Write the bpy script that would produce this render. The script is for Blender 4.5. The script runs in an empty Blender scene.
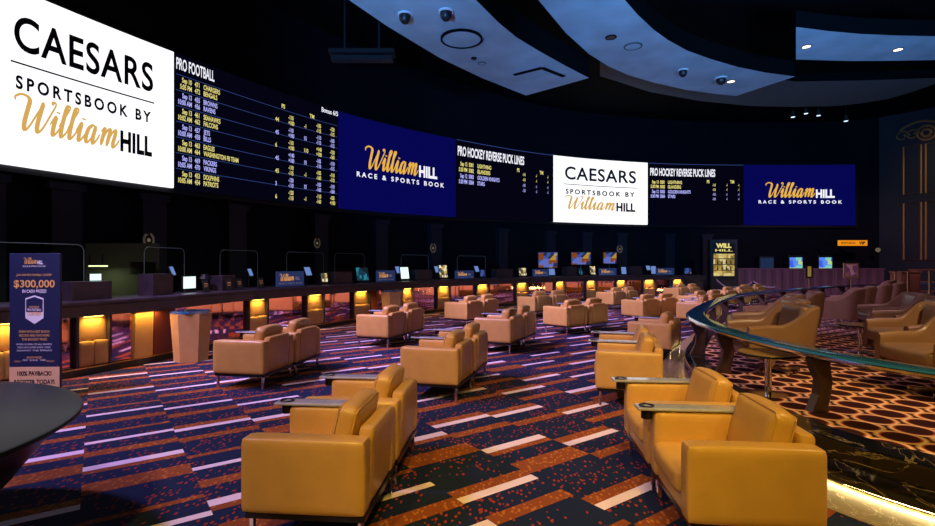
import bpy, bmesh, math, random
from mathutils import Vector, Matrix
random.seed(7)
C = bpy.context.scene
col = C.collection
PI = math.pi
F, CX, HY, EYE = 510.0, 467.5, 264.0, 1.6      # focal length in pixels, centre column, horizon row, eye height

def G(px, py, h=0.0):
    """the point of height h seen at a given place of the frame"""
    Y = (EYE - h) * F / (py - HY)
    return ((px - CX) / F * Y, Y)

# ---------------------------------------------------------------- materials
def principled(name, color, rough=.5, metal=0.0, spec=.5, emit=None, estr=1.0, coat=0.0):
    m = bpy.data.materials.new(name); m.use_nodes = True
    b = m.node_tree.nodes['Principled BSDF']
    b.inputs['Base Color'].default_value = (*color, 1)
    b.inputs['Roughness'].default_value = rough
    b.inputs['Metallic'].default_value = metal
    b.inputs['Specular IOR Level'].default_value = spec
    b.inputs['Coat Weight'].default_value = coat
    b.inputs['Coat Roughness'].default_value = .08
    if emit:
        b.inputs['Emission Color'].default_value = (*emit, 1)
        b.inputs['Emission Strength'].default_value = estr
    return m
def bump_noise(m, scale, strength, dist=.01, colvar=0.0):
    nt = m.node_tree; b = nt.nodes['Principled BSDF']
    tc = nt.nodes.new('ShaderNodeTexCoord')
    n = nt.nodes.new('ShaderNodeTexNoise'); n.inputs['Scale'].default_value = scale; n.inputs['Detail'].default_value = 4
    nt.links.new(tc.outputs['Object'], n.inputs['Vector'])
    if strength:
        bp = nt.nodes.new('ShaderNodeBump'); bp.inputs['Strength'].default_value = strength; bp.inputs['Distance'].default_value = dist
        nt.links.new(n.outputs['Fac'], bp.inputs['Height']); nt.links.new(bp.outputs['Normal'], b.inputs['Normal'])
    if colvar:
        c = b.inputs['Base Color'].default_value[:]
        r = nt.nodes.new('ShaderNodeValToRGB')
        r.color_ramp.elements[0].position = .3; r.color_ramp.elements[1].position = .7
        r.color_ramp.elements[0].color = tuple(x*(1-colvar) for x in c[:3]) + (1,)
        r.color_ramp.elements[1].color = tuple(min(1, x*(1+colvar)) for x in c[:3]) + (1,)
        nt.links.new(n.outputs['Fac'], r.inputs['Fac']); nt.links.new(r.outputs['Color'], b.inputs['Base Color'])
    return m
def emission(name, color, s=1.0):
    m = bpy.data.materials.new(name); m.use_nodes = True
    nt = m.node_tree; nt.nodes.clear()
    e = nt.nodes.new('ShaderNodeEmission'); o = nt.nodes.new('ShaderNodeOutputMaterial')
    e.inputs['Color'].default_value = (*color, 1); e.inputs['Strength'].default_value = s
    nt.links.new(e.outputs[0], o.inputs[0]); return m

class N:                                       # tiny node-maths helper
    def __init__(s, m): s.nt = m.node_tree
    def m(s, op, a, b=None, c=None):
        n = s.nt.nodes.new('ShaderNodeMath'); n.operation = op
        for i, v in enumerate((a, b, c)):
            if v is None: continue
            if isinstance(v, (int, float)): n.inputs[i].default_value = v
            else: s.nt.links.new(v, n.inputs[i])
        return n.outputs[0]
    def mix(s, f, a, b):
        n = s.nt.nodes.new('ShaderNodeMix'); n.data_type = 'RGBA'
        if isinstance(f, (int, float)): n.inputs[0].default_value = f
        else: s.nt.links.new(f, n.inputs[0])
        for i, v in ((6, a), (7, b)):
            if isinstance(v, tuple): n.inputs[i].default_value = (*v, 1)
            else: s.nt.links.new(v, n.inputs[i])
        return n.outputs[2]

def carpet_main():
    m = principled('striped_carpet', (.02, .03, .1), .95, spec=.1); k = N(m); nt = m.node_tree
    b = nt.nodes['Principled BSDF']
    tc = nt.nodes.new('ShaderNodeTexCoord'); sp = nt.nodes.new('ShaderNodeSeparateXYZ')
    nt.links.new(tc.outputs['Object'], sp.inputs[0]); x, y = sp.outputs[0], sp.outputs[1]
    a = math.radians(54)
    u = k.m('ADD', k.m('MULTIPLY', x, math.sin(a)), k.m('MULTIPLY', y, math.cos(a)))
    v = k.m('ADD', k.m('MULTIPLY', x, -math.cos(a)), k.m('MULTIPLY', y, math.sin(a)))
    u = k.m('ADD', u, 40.11); v = k.m('ADD', v, 40.0)
    cu = k.m('DIVIDE', u, .69); ci = k.m('FLOOR', cu)
    wn = nt.nodes.new('ShaderNodeTexWhiteNoise'); wn.noise_dimensions = '1D'; nt.links.new(ci, wn.inputs['W'])
    off = k.m('ADD', k.m('MULTIPLY', ci, .37), k.m('MULTIPLY', wn.outputs['Value'], .35))
    vv = k.m('ADD', k.m('DIVIDE', v, 1.02), off)
    fr = k.m('FRACT', vv); cell = k.m('FLOOR', vv)
    cmb = nt.nodes.new('ShaderNodeCombineXYZ'); nt.links.new(ci, cmb.inputs[0]); nt.links.new(cell, cmb.inputs[1])
    w2 = nt.nodes.new('ShaderNodeTexWhiteNoise'); w2.noise_dimensions = '2D'; nt.links.new(cmb.outputs[0], w2.inputs['Vector'])
    rnd = w2.outputs['Value']
    def ramp(stops):
        r = nt.nodes.new('ShaderNodeValToRGB'); r.color_ramp.interpolation = 'CONSTANT'
        e = r.color_ramp.elements
        while len(e) < len(stops): e.new(.5)
        for el, (p, c) in zip(e, stops): el.position = p; el.color = (c, c, c, 1)
        nt.links.new(fr, r.inputs['Fac']); return r.outputs['Color']
    # 0 navy, .5 orange, 1 white;  v grows away from the camera
    r1 = ramp([(0, 0), (.26, .5), (.38, 0), (.60, 1), (.685, .5), (.80, 0)])
    r2 = ramp([(0, 0), (.14, .5), (.27, 0), (.50, 1), (.57, 0), (.80, .5), (.86, 0)])
    r3 = ramp([(0, 0), (.30, .5), (.52, 0), (.72, .5), (.80, 1), (.90, 0)])
    kind = k.mix(k.m('GREATER_THAN', rnd, .45), r1, r2)
    kind = k.mix(k.m('GREATER_THAN', rnd, .76), kind, r3)
    sx = nt.nodes.new('ShaderNodeSeparateColor'); nt.links.new(kind, sx.inputs[0]); kv = sx.outputs[0]
    isw = k.m('GREATER_THAN', kv, .75); iso = k.m('GREATER_THAN', kv, .25)
    vo = nt.nodes.new('ShaderNodeTexVoronoi'); vo.inputs['Scale'].default_value = 32
    mp = nt.nodes.new('ShaderNodeMapping'); mp.inputs['Rotation'].default_value = (0, 0, .9); mp.inputs['Scale'].default_value = (1, .55, 1)
    nt.links.new(tc.outputs['Object'], mp.inputs[0]); nt.links.new(mp.outputs[0], vo.inputs['Vector'])
    dot = k.m('LESS_THAN', vo.outputs['Distance'], .33)
    sc = nt.nodes.new('ShaderNodeSeparateColor'); nt.links.new(vo.outputs['Color'], sc.inputs[0])
    no = nt.nodes.new('ShaderNodeTexNoise'); no.inputs['Scale'].default_value = 2.3
    nt.links.new(tc.outputs['Object'], no.inputs['Vector'])
    patch = k.m('GREATER_THAN', k.m('ADD', k.m('MULTIPLY', sc.outputs[0], .35), no.outputs['Fac']), .66)
    speck = k.m('MULTIPLY', dot, patch)
    navy = k.mix(speck, (.011, .018, .050), (.27, .035, .022))
    orange = k.mix(k.m('MULTIPLY', dot, .8), (.24, .06, .018), (.46, .15, .032))
    c = k.mix(iso, navy, orange)
    c = k.mix(isw, c, (.76, .60, .64))
    nt.links.new(c, b.inputs['Base Color'])
    n2 = nt.nodes.new('ShaderNodeTexNoise'); n2.inputs['Scale'].default_value = 220
    bp = nt.nodes.new('ShaderNodeBump'); bp.inputs['Strength'].default_value = .3; bp.inputs['Distance'].default_value = .004
    nt.links.new(tc.outputs['Object'], n2.inputs['Vector']); nt.links.new(n2.outputs['Fac'], bp.inputs['Height']); nt.links.new(bp.outputs['Normal'], b.inputs['Normal'])
    return m
def carpet_ring():
    m = principled('ringed_carpet', (.03, .01, .01), .95, spec=.1); k = N(m); nt = m.node_tree
    b = nt.nodes['Principled BSDF']
    tc = nt.nodes.new('ShaderNodeTexCoord'); sp = nt.nodes.new('ShaderNodeSeparateXYZ')
    mp = nt.nodes.new('ShaderNodeMapping'); mp.inputs['Rotation'].default_value = (0, 0, .35)
    nt.links.new(tc.outputs['Object'], mp.inputs[0]); nt.links.new(mp.outputs[0], sp.inputs[0]); x, y = sp.outputs[0], sp.outputs[1]
    P = .34; Q = .46
    def dist(ox, oy):
        fx = k.m('SUBTRACT', k.m('FRACT', k.m('ADD', k.m('DIVIDE', x, P), 50+ox)), .5)
        fy = k.m('SUBTRACT', k.m('FRACT', k.m('ADD', k.m('DIVIDE', y, Q), 50+oy)), .5)
        return k.m('SQRT', k.m('ADD', k.m('POWER', k.m('ABSOLUTE', k.m('MULTIPLY', fx, P)), 2.0), k.m('POWER', k.m('ABSOLUTE', k.m('MULTIPLY', fy, Q)), 2.0)))
    d = k.m('MINIMUM', dist(0, 0), dist(.5, .5))
    ring = nt.nodes.new('ShaderNodeValToRGB'); r = ring.color_ramp
    stops = [(0, (.030, .010, .014)), (.47, (.05, .012, .014)), (.53, (.55, .10, .04)), (.59, (.90, .62, .45)), (.66, (.75, .36, .20)), (.72, (.045, .014, .016)), (1, (.03, .01, .012))]
    while len(r.elements) < len(stops): r.elements.new(.5)
    for el, (p, c) in zip(r.elements, stops): el.position = p; el.color = (*c, 1)
    nt.links.new(k.m('MULTIPLY', d, 4.35), ring.inputs['Fac'])
    nt.links.new(ring.outputs['Color'], b.inputs['Base Color'])
    return m
def marble(name, base, vein, scale=3.0, rough=.12):
    m = principled(name, base, rough, spec=.6, coat=.3); nt = m.node_tree; k = N(m)
    b = nt.nodes['Principled BSDF']
    tc = nt.nodes.new('ShaderNodeTexCoord')
    n = nt.nodes.new('ShaderNodeTexNoise'); n.inputs['Scale'].default_value = scale; n.inputs['Detail'].default_value = 7; n.inputs['Distortion'].default_value = 1.4
    mp = nt.nodes.new('ShaderNodeMapping'); mp.inputs['Scale'].default_value = (1, .6, 1.9)
    nt.links.new(tc.outputs['Object'], mp.inputs[0]); nt.links.new(mp.outputs[0], n.inputs['Vector'])
    v = k.m('ABSOLUTE', k.m('SUBTRACT', n.outputs['Fac'], .52))
    r = nt.nodes.new('ShaderNodeValToRGB'); r.color_ramp.elements[0].position = 0; r.color_ramp.elements[1].position = .011
    r.color_ramp.elements[0].color = (*vein, 1); r.color_ramp.elements[1].color = (*base, 1)
    nt.links.new(v, r.inputs['Fac']); nt.links.new(r.outputs['Color'], b.inputs['Base Color'])
    return m
def ribbed(name, c1, c2, scale):
    m = principled(name, c1, .6); nt = m.node_tree; k = N(m)
    tc = nt.nodes.new('ShaderNodeTexCoord'); sp = nt.nodes.new('ShaderNodeSeparateXYZ'); nt.links.new(tc.outputs['Object'], sp.inputs[0])
    s = k.m('SINE', k.m('MULTIPLY', sp.outputs[0], scale))
    f = k.m('ADD', k.m('MULTIPLY', s, .5), .5)
    nt.links.new(k.mix(f, c1, c2), nt.nodes['Principled BSDF'].inputs['Base Color'])
    return m
def screen_glow(name, colors, scale, strength):
    """a lit display: blocks of colour from a cell texture"""
    m = emission(name, (1, 1, 1), strength); nt = m.node_tree
    e = [n for n in nt.nodes if n.type == 'EMISSION'][0]
    tc = nt.nodes.new('ShaderNodeTexCoord'); v = nt.nodes.new('ShaderNodeTexVoronoi'); v.distance = 'CHEBYCHEV'
    v.inputs['Scale'].default_value = scale
    nt.links.new(tc.outputs['Object'], v.inputs['Vector'])
    s = nt.nodes.new('ShaderNodeSeparateColor'); nt.links.new(v.outputs['Color'], s.inputs[0])
    r = nt.nodes.new('ShaderNodeValToRGB'); r.color_ramp.interpolation = 'CONSTANT'
    while len(r.color_ramp.elements) < len(colors): r.color_ramp.elements.new(.5)
    for i, (el, c) in enumerate(zip(r.color_ramp.elements, colors)): el.position = i/len(colors); el.color = (*c, 1)
    nt.links.new(s.outputs[0], r.inputs['Fac']); nt.links.new(r.outputs['Color'], e.inputs['Color'])
    return m

M = {}
M['leather'] = bump_noise(principled('tan_leather', (.56, .30, .075), .33, spec=.5), 7, .12, .01, .06)
M['leather_brown'] = bump_noise(principled('brown_leather', (.30, .165, .085), .34, spec=.5), 7, .12, .01, .08)
M['tablet'] = bump_noise(principled('pale_sheen_tablet', (.36, .35, .40), .18, .0, spec=.8, coat=.6), 9, 0, .01, .2)  # pale base colour stands in for whitish reflections on the tablets
M['chrome'] = principled('chrome', (.75, .73, .72), .16, 1.0)
M['black'] = principled('black_plastic', (.012, .012, .014), .4)
M['blackm'] = principled('black_metal', (.02, .018, .02), .3, .6)
M['carpet'] = carpet_main()
M['ring'] = carpet_ring()
M['marble'] = marble('black_marble', (.008, .008, .009), (.30, .22, .13), 3.2)
M['marble_gold'] = marble('golden_marble', (.24, .16, .07), (.8, .65, .4), 5, .32)
M['rail'] = principled('blue_rail', (.02, .12, .24), .12, .0, .8, coat=.8)
M['bronze'] = bump_noise(principled('dark_bronze', (.075, .042, .030), .28, .35), 8, 0, .01, .2)
M['wall'] = principled('dark_wall', (.003, .004, .010), .8, spec=.2)
M['wallpanel'] = principled('dark_wall_panel', (.010, .014, .030), .5)
M['ceil'] = principled('dark_ceiling', (.0022, .0026, .004), .9, spec=.1)
M['cloud'] = bump_noise(principled('ceiling_panel_paint', (.36, .52, .60), .7), 1.1, 0, .01, .16)
M['grey'] = principled('grey_ceiling', (.09, .11, .115), .8)
M['fascia'] = bump_noise(principled('counter_wood', (.040, .028, .040), .35), 5, 0, .01, .3)
M['mirror'] = principled('rose_mirror', (1.0, .55, .50), .05, 1.0)
M['pad'] = bump_noise(principled('tan_upholstery', (.50, .27, .10), .5), 8, .1, .01, .06)
M['gold'] = principled('brass', (.60, .38, .12), .3, 1.0)
M['dullgold'] = principled('aged_brass', (.40, .22, .08), .5, .3)
M['lampy'] = emission('amber_lamp', (1.0, .62, .10), 9)
M['amber_top'] = principled('amber_tint_top', (.26, .15, .05), .25)  # amber reflections on the dark table tops, put into the base colour
M['white_e'] = emission('led_white', (.97, .96, 1.0), 1.25)
M['navy_e'] = emission('led_navy', (.002, .002, .082), 1.0)
M['board_e'] = emission('led_black', (.0012, .0012, .006), 1.0)
M['ink'] = principled('led_ink', (.006, .007, .016), .6)
M['gold_e'] = emission('led_gold_on_navy', (.85, .46, .06), 1.0)
M['goldw_e'] = emission('led_gold_on_white', (.68, .40, .10), 1.0)
M['wtext_e'] = emission('led_white_text', (.85, .85, .95), 1.1)
M['ytext_e'] = emission('led_yellow_text', (.80, .70, .22), 1.0)
M['btext_e'] = emission('led_blue_text', (.42, .42, .95), 1.1)
M['bline_e'] = emission('led_blue_line', (.03, .06, .22), 1.0)
M['glass'] = principled('clear_acrylic', (.9, .95, 1.0), .03); M['glass'].node_tree.nodes['Principled BSDF'].inputs['Transmission Weight'].default_value = 1.0; M['glass'].node_tree.nodes['Principled BSDF'].inputs['IOR'].default_value = 1.05
M['edge'] = principled('acrylic_edge', (.18, .28, .30), .3)
M['sign_blue'] = principled('sign_blue', (.012, .018, .065), .5)
M['sign_glow'] = principled('sign_blue_added_glow', (.014, .024, .085), .5, emit=(.010, .022, .075), estr=1)  # glow added to brighten the counter sign boards
M['sign_gold_glow'] = principled('sign_gold_added_glow', (.75, .42, .12), .5, emit=(.5, .24, .06), estr=1)  # the gold script gets the same added glow
M['sign_gold'] = principled('sign_gold', (.75, .42, .12), .5)
M['sign_tan'] = principled('sign_tan', (.72, .46, .24), .5)
M['sign_white'] = principled('sign_white', (.8, .8, .85), .5)
M['mon_white'] = emission('monitor_white', (.72, .95, .90), 1.3)
M['mon_blue'] = emission('monitor_blue', (.16, .27, .62), .9)
M['mon_warm'] = screen_glow('monitor_warm', [(.9, .75, .40), (.35, .24, .08), (.08, .07, .05), (1, .9, .65), (.1, .12, .10), (.7, .45, .12)], 11, .9)
M['mon_teal'] = screen_glow('monitor_teal', [(.02, .14, .22), (.01, .05, .09), (.03, .25, .33), (.01, .02, .03)], 7, .8)
M['tv'] = screen_glow('tv_picture', [(.5, .28, .02), (.05, .09, .35), (.25, .06, .01), (.02, .03, .10), (.12, .16, .55), (.6, .42, .04)], 4.5, .9)
M['kiosk'] = screen_glow('lit_shelves', [(.75, .55, .16), (.5, .34, .08), (.85, .7, .3), (.3, .2, .05)], 4, .8)
M['slot'] = screen_glow('machine_picture', [(.05, .12, .8), (.1, .25, .9), (.2, .6, .5), (.45, .65, .25)], 3, 1.0)
M['ribwall'] = ribbed('purple_ribbed', (.10, .045, .075), (.17, .08, .12), 14)
M['orange_e'] = emission('orange_sign', (.85, .27, .01), 1.0)
M['lamp_w'] = emission('lamp_white', (1, .85, .65), 3)
M['lamp_c'] = emission('lamp_cool', (.6, .8, 1), 2)
M['led_strip'] = emission('warm_led_strip', (1, .74, .30), 34)
M['red'] = principled('red_lens', (.4, .02, .02), .3)
M['tubelight'] = emission('tube_light', (.8, .9, .45), 1.6)

# ---------------------------------------------------------------- mesh helpers
def link(name, bm, mat, parent=None, smooth=False):
    me = bpy.data.meshes.new(name)
    bmesh.ops.recalc_face_normals(bm, faces=bm.faces)
    bm.to_mesh(me); bm.free()
    if smooth:
        for p in me.polygons: p.use_smooth = True
        try: me.set_sharp_from_angle(angle=math.radians(42))
        except Exception: pass
    me.materials.append(mat)
    o = bpy.data.objects.new(name, me); col.objects.link(o)
    if parent: o.parent = parent
    return o
def tag(o, label, cat, group=None, kind=None):
    o['label'] = label; o['category'] = cat
    if group: o['group'] = group
    if kind: o['kind'] = kind
    return o
def thing(name, label, cat, loc=(0, 0, 0), rz=0, group=None):
    o = bpy.data.objects.new(name, None); col.objects.link(o)
    o.empty_display_size = .1
    o.location = loc; o.rotation_euler = (0, 0, rz)
    return tag(o, label, cat, group)
def struct(o): o['kind'] = 'structure'; return o
def copy_tree(o, parent=None):
    c = o.copy(); col.objects.link(c)
    if parent: c.parent = parent
    for ch in [x for x in bpy.data.objects if x.parent == o]: copy_tree(ch, c)
    return c
def box(bm, lo, hi, bev=0, seg=2, mat=None):
    r = bmesh.ops.create_cube(bm, size=1)
    vs = r['verts']
    for v in vs:
        for i in range(3): v.co[i] = (lo[i]+hi[i])/2 + v.co[i]*(hi[i]-lo[i])
    if bev:
        es = list({e for v in vs for e in v.link_edges})
        bv = bmesh.ops.bevel(bm, geom=es, offset=bev, segments=seg, affect='EDGES', profile=.5)
        vs = list({v for f in bv['faces'] for v in f.verts} | {v for v in vs if v.is_valid})
    if mat is not None:
        for v in vs: v.co = mat @ v.co
    return vs
def B(*boxes, bev=0, seg=2):
    bm = bmesh.new()
    for lo, hi in boxes: box(bm, lo, hi, bev, seg)
    return bm
def cyl(bm, p, r, h, n=24, r2=None, mat=None):
    m = Matrix.Translation((p[0], p[1], p[2]+h/2))
    if mat is not None: m = mat @ m
    bmesh.ops.create_cone(bm, cap_ends=True, segments=n, radius1=r, radius2=r if r2 is None else r2, depth=h, matrix=m)
def lathe(bm, prof, n=32, c=(0, 0)):
    rings = []
    for r, z in prof:
        rings.append([bm.verts.new((c[0]+r*math.cos(2*PI*i/n), c[1]+r*math.sin(2*PI*i/n), z)) for i in range(n)] if r > 1e-6 else [bm.verts.new((c[0], c[1], z))])
    for a, b in zip(rings, rings[1:]):
        for i in range(n):
            j = (i+1) % n
            if len(a) == 1 and len(b) == 1: continue
            if len(a) == 1: bm.faces.new((a[0], b[i], b[j]))
            elif len(b) == 1: bm.faces.new((a[i], a[j], b[0]))
            else: bm.faces.new((a[i], a[j], b[j], b[i]))
def tube(bm, pts, r, n=8, closed=False):
    pts = [Vector(p) for p in pts]; m = len(pts); rings = []
    for i, p in enumerate(pts):
        if closed: t = pts[(i+1) % m]-pts[i-1]
        else: t = pts[min(i+1, m-1)]-pts[max(i-1, 0)]
        t.normalize(); up = Vector((0, 0, 1)) if abs(t.z) < .9 else Vector((1, 0, 0))
        a = t.cross(up).normalized(); b = t.cross(a)
        rings.append([bm.verts.new(p+a*r*math.cos(2*PI*j/n)+b*r*math.sin(2*PI*j/n)) for j in range(n)])
    rng = range(m if closed else m-1)
    for i in rng:
        A, Bq = rings[i], rings[(i+1) % m]
        for j in range(n): bm.faces.new((A[j], A[(j+1) % n], Bq[(j+1) % n], Bq[j]))
    if not closed:
        bm.faces.new(rings[0]); bm.faces.new(rings[-1][::-1])
def soft_box(lo, hi, r, bulge=0.0, n=9, mat=None, bulge_axis=None):
    """a cushion: a rounded box whose faces swell a little"""
    bm = bmesh.new(); bmesh.ops.create_cube(bm, size=2)
    bmesh.ops.subdivide_edges(bm, edges=bm.edges[:], cuts=n, use_grid_fill=True)
    c = [(a+b)/2 for a, b in zip(lo, hi)]; s = [(b-a)/2 for a, b in zip(lo, hi)]
    for v in bm.verts:
        p = [math.copysign(abs(q)**.6, q) for q in v.co]
        sw = [max(0, 1-q*q) for q in p]
        q = [p[i]*s[i] for i in range(3)]
        inn = [max(0, s[i]-r) for i in range(3)]
        cl = [max(-inn[i], min(inn[i], q[i])) for i in range(3)]
        d = Vector([q[i]-cl[i] for i in range(3)])
        if d.length > 1e-9: d = d.normalized()*r
        o = Vector(cl)+d
        for i in range(3):
            if abs(p[i]) > .999 and (bulge_axis is None or i in bulge_axis):
                j, k = [t for t in range(3) if t != i]
                o[i] += math.copysign(bulge*sw[j]*sw[k], p[i])
        v.co = Vector(c)+o
        if mat is not None: v.co = mat @ v.co
    return bm

# ---------------------------------------------------------------- curved lines on plan
class Path:
    def __init__(s, pts, step=.15):
        P = [Vector(p) for p in pts]; P = [P[0]*2-P[1]]+P+[P[-1]*2-P[-2]]
        out = []
        for i in range(1, len(P)-2):
            a, b, c, d = P[i-1:i+3]; n = max(2, int((c-b).length/step))
            for k in range(n):
                t = k/n
                out.append(.5*((2*b)+(c-a)*t+(2*a-5*b+4*c-d)*t*t+(3*b-a-3*c+d)*t**3))
        out.append(P[-2]); s.p = out; s.s = [0]
        for a, b in zip(out, out[1:]): s.s.append(s.s[-1]+(b-a).length)
        s.L = s.s[-1]
    def at(s, d):
        if d <= 0: return s.p[0]+(s.p[1]-s.p[0]).normalized()*d
        if d >= s.L: return s.p[-1]+(s.p[-1]-s.p[-2]).normalized()*(d-s.L)
        lo, hi = 0, len(s.s)-1
        while hi-lo > 1:
            m = (lo+hi)//2
            if s.s[m] <= d: lo = m
            else: hi = m
        return s.p[lo].lerp(s.p[hi], (d-s.s[lo])/(s.s[hi]-s.s[lo]))
    def tan(s, d):
        v = s.at(d+.15)-s.at(d-.15); v = Vector((v[0], v[1])); return v.normalized()
    def nor(s, d):                              # to the right of travel
        t = s.tan(d); return Vector((t.y, -t.x))
    def off(s, d, o):
        p = s.at(d); n = s.nor(d); return Vector((p[0]+n.x*o, p[1]+n.y*o))
    def find(s, px):                            # the run at which the line passes the bearing of column px
        q = (px-CX)/F; best = min(range(len(s.p)), key=lambda i: abs(s.p[i][0]/max(.3, s.p[i][1])-q))
        bd, bs = 9, s.s[best]
        for k in range(-20, 21):
            d = s.s[best]+k*.02; p = s.at(d); e = abs(p[0]/p[1]-q)
            if e < bd: bd, bs = e, d
        return bs
def sweep(path, d0, d1, sec, step=.25, closed=True, bm=None):
    """sec: list of (offset to the right, z); returns a bmesh of that section carried along the line"""
    bm = bm or bmesh.new(); n = max(1, int(math.ceil((d1-d0)/step))); rings = []
    for i in range(n+1):
        d = d0+(d1-d0)*i/n; p = path.at(d); nn = path.nor(d); z0 = p[2] if len(p) > 2 else 0
        rings.append([bm.verts.new((p[0]+nn.x*o, p[1]+nn.y*o, z+z0)) for o, z in sec])
    m = len(sec)
    for a, b in zip(rings, rings[1:]):
        for j in range(m if closed else m-1):
            k = (j+1) % m; bm.faces.new((a[j], a[k], b[k], b[j]))
    if closed: bm.faces.new(rings[0]); bm.faces.new(rings[-1][::-1])
    return bm

# ---------------------------------------------------------------- lettering
_tc = {}
def glyphs(s, bold=0.0, space=1.0):
    key = (s, bold, space)
    if key in _tc: return _tc[key]
    cu = bpy.data.curves.new('t', 'FONT'); cu.body = s; cu.size = 1; cu.offset = bold; cu.space_character = space
    cu.resolution_u = 6
    o = bpy.data.objects.new('t', cu); col.objects.link(o)
    bpy.context.view_layer.update()
    me = bpy.data.meshes.new_from_object(o.evaluated_get(bpy.context.evaluated_depsgraph_get()))
    vs = [(v.co.x, v.co.y) for v in me.vertices]; fs = [tuple(p.vertices) for p in me.polygons]
    bpy.data.objects.remove(o); bpy.data.curves.remove(cu); bpy.data.meshes.remove(me)
    if vs:
        x0 = min(v[0] for v in vs); x1 = max(v[0] for v in vs)
    else: x0, x1 = 0, 1
    k = 1/.69
    r = ([((x-x0)*k, y*k) for x, y in vs], fs, (x1-x0)*k)
    _tc[key] = r; return r
def write(s, x, y, h, w=None, bold=0.0, space=1.0, align='l', xs=1.0):
    """flat lettering with cap height h, left foot at x, y; returns (verts, faces)"""
    vs, fs, W = glyphs(s, bold, space)
    k = w/W if w else h*xs
    if align == 'c': x -= W*k/2
    if align == 'r': x -= W*k
    return [(x+a*k, y+b*h) for a, b in vs], fs
def ribbon(pts, wmin, wmax, slant=.36, pen=1.15):
    P = [Vector(p) for p in pts]; P = [P[0]*2-P[1]]+P+[P[-1]*2-P[-2]]; out = []
    for i in range(1, len(P)-2):
        a, b, c, d = P[i-1:i+3]
        for k in range(6):
            t = k/6; out.append(.5*((2*b)+(c-a)*t+(2*a-5*b+4*c-d)*t*t+(3*b-a-3*c+d)*t**3))
    out.append(P[-2]); out = [Vector((p.x+slant*p.y, p.y)) for p in out]
    vs, fs = [], []
    for i, p in enumerate(out):
        t = (out[min(i+1, len(out)-1)]-out[max(0, i-1)]).normalized()
        down = max(0, -t.y) if t.y < 0 else 0
        w = wmin+(wmax-wmin)*down**1.5
        e = min(i, len(out)-1-i)/3.0; w *= min(1, .45+e)
        n = Vector((-t.y, t.x))*w/2
        vs += [(p.x+n.x, p.y+n.y), (p.x-n.x, p.y-n.y)]
    for i in range(len(out)-1): fs.append((2*i, 2*i+1, 2*i+3, 2*i+2))
    return vs, fs
def script_word():
    """the flowing hand-lettered first word of the logo, x-height 1"""
    S = [[(-.55, 1.55), (-.62, 1.85), (-.3, 2.12), (.1, 2.05), (.32, 1.75), (.34, 1.2), (.36, .4), (.5, .0), (.72, .2), (1.0, .9), (1.22, 1.7)],
         [(1.22, 1.9), (1.2, 1.2), (1.2, .4), (1.34, 0), (1.6, .25), (1.9, 1.1), (2.05, 1.9), (1.9, 2.1), (1.75, 1.9)]]
    x = 2.3
    def i_(x): return [[(x-.3, .5), (x-.05, 1.0), (x-.02, .4), (x+.08, 0.0), (x+.3, .2), (x+.5, .6)], [(x+.02, 1.42), (x+.03, 1.36), (x+.04, 1.27)]]
    def l_(x): return [[(x-.3, .5), (x+.0, 1.3), (x+.14, 1.95), (x+.02, 2.1), (x-.1, 1.8), (x-.09, .5), (x+.03, 0.0), (x+.25, .2), (x+.45, .6)]]
    def a_(x): return [[(x+.5, .85), (x+.3, 1.0), (x+.02, .75), (x-.02, .25), (x+.14, 0.0), (x+.38, .3), (x+.52, 1.0)], [(x+.53, 1.0), (x+.5, .4), (x+.6, 0), (x+.8, .2), (x+.98, .6)]]
    def m_(x): return [[(x-.1, .75), (x+.1, 1.0), (x+.14, .7), (x+.12, 0.0)], [(x+.14, .3), (x+.38, .9), (x+.55, .98), (x+.6, .7), (x+.58, 0.0)],
                       [(x+.6, .3), (x+.84, .9), (x+1.0, .98), (x+1.06, .7), (x+1.04, .25), (x+1.14, 0), (x+1.35, .2), (x+1.5, .5)]]
    for f, adv in ((i_, .62), (l_, .62), (l_, .62), (i_, .55), (a_, 1.1), (m_, 1.3)): S += f(x); x += adv
    vs, fs = [], []
    for st in S:
        st = [(a, b if b < 1 else 1+(b-1)*.62) for a, b in st]
        v, f = ribbon(st, .12, .31); n = len(vs); vs += v; fs += [tuple(i+n for i in q) for q in f]
    x0 = min(v[0] for v in vs); x1 = max(v[0] for v in vs)
    return [(v[0]-x0, v[1]) for v in vs], fs, x1-x0
SW = script_word()
def script(x, y, w, h):
    """w: whole width; h: height of the capital"""
    vs, fs, W = SW
    return [(x+a*w/W, y+b*h/1.70) for a, b in vs], fs
def rect(x0, y0, x1, y1, n=1):
    vs, fs = [], []
    for i in range(n+1):
        x = x0+(x1-x0)*i/n; vs += [(x, y0), (x, y1)]
    for i in range(n): fs.append((2*i, 2*i+2, 2*i+3, 2*i+1))
    return vs, fs
def flat(name, shapes, mp, mat, parent):
    """2-D shapes laid on a surface by mp(x, y) -> point, as one mesh"""
    vs, fs = [], []
    for v, f in shapes:
        n = len(vs); vs += [mp(a, b) for a, b in v]; fs += [tuple(i+n for i in q) for q in f]
    me = bpy.data.meshes.new(name); me.from_pydata([tuple(v) for v in vs], [], fs); me.materials.append(mat)
    o = bpy.data.objects.new(name, me); col.objects.link(o)
    if parent: o.parent = parent
    return o

# ================================================================ THE ROOM
# screen wall (x, y, height of the screens' foot)
WALL = Path([(-9.6, 5.2, 3.42), (-8.72, 8.6, 3.43), (-7.13, 12.4, 3.45), (-4.4, 17.4, 3.51), (-.49, 21.6, 3.59), (4.27, 25.3, 3.70), (9.6, 27.2, 3.70), (15.2, 28.05, 3.75), (21.05, 27.7, 3.70), (22.0, 27.4, 3.7)])
SH = 3.3
# counter line (front face)
CNT = Path([(-7.0, 4.2), (-5.85, 6.5), (-5.1, 8.3), (-4.3, 11.2), (-1.9, 15.6), (1.4, 19.3), (5.8, 22.6), (10.3, 24.2), (13.8, 24.7)])
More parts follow.
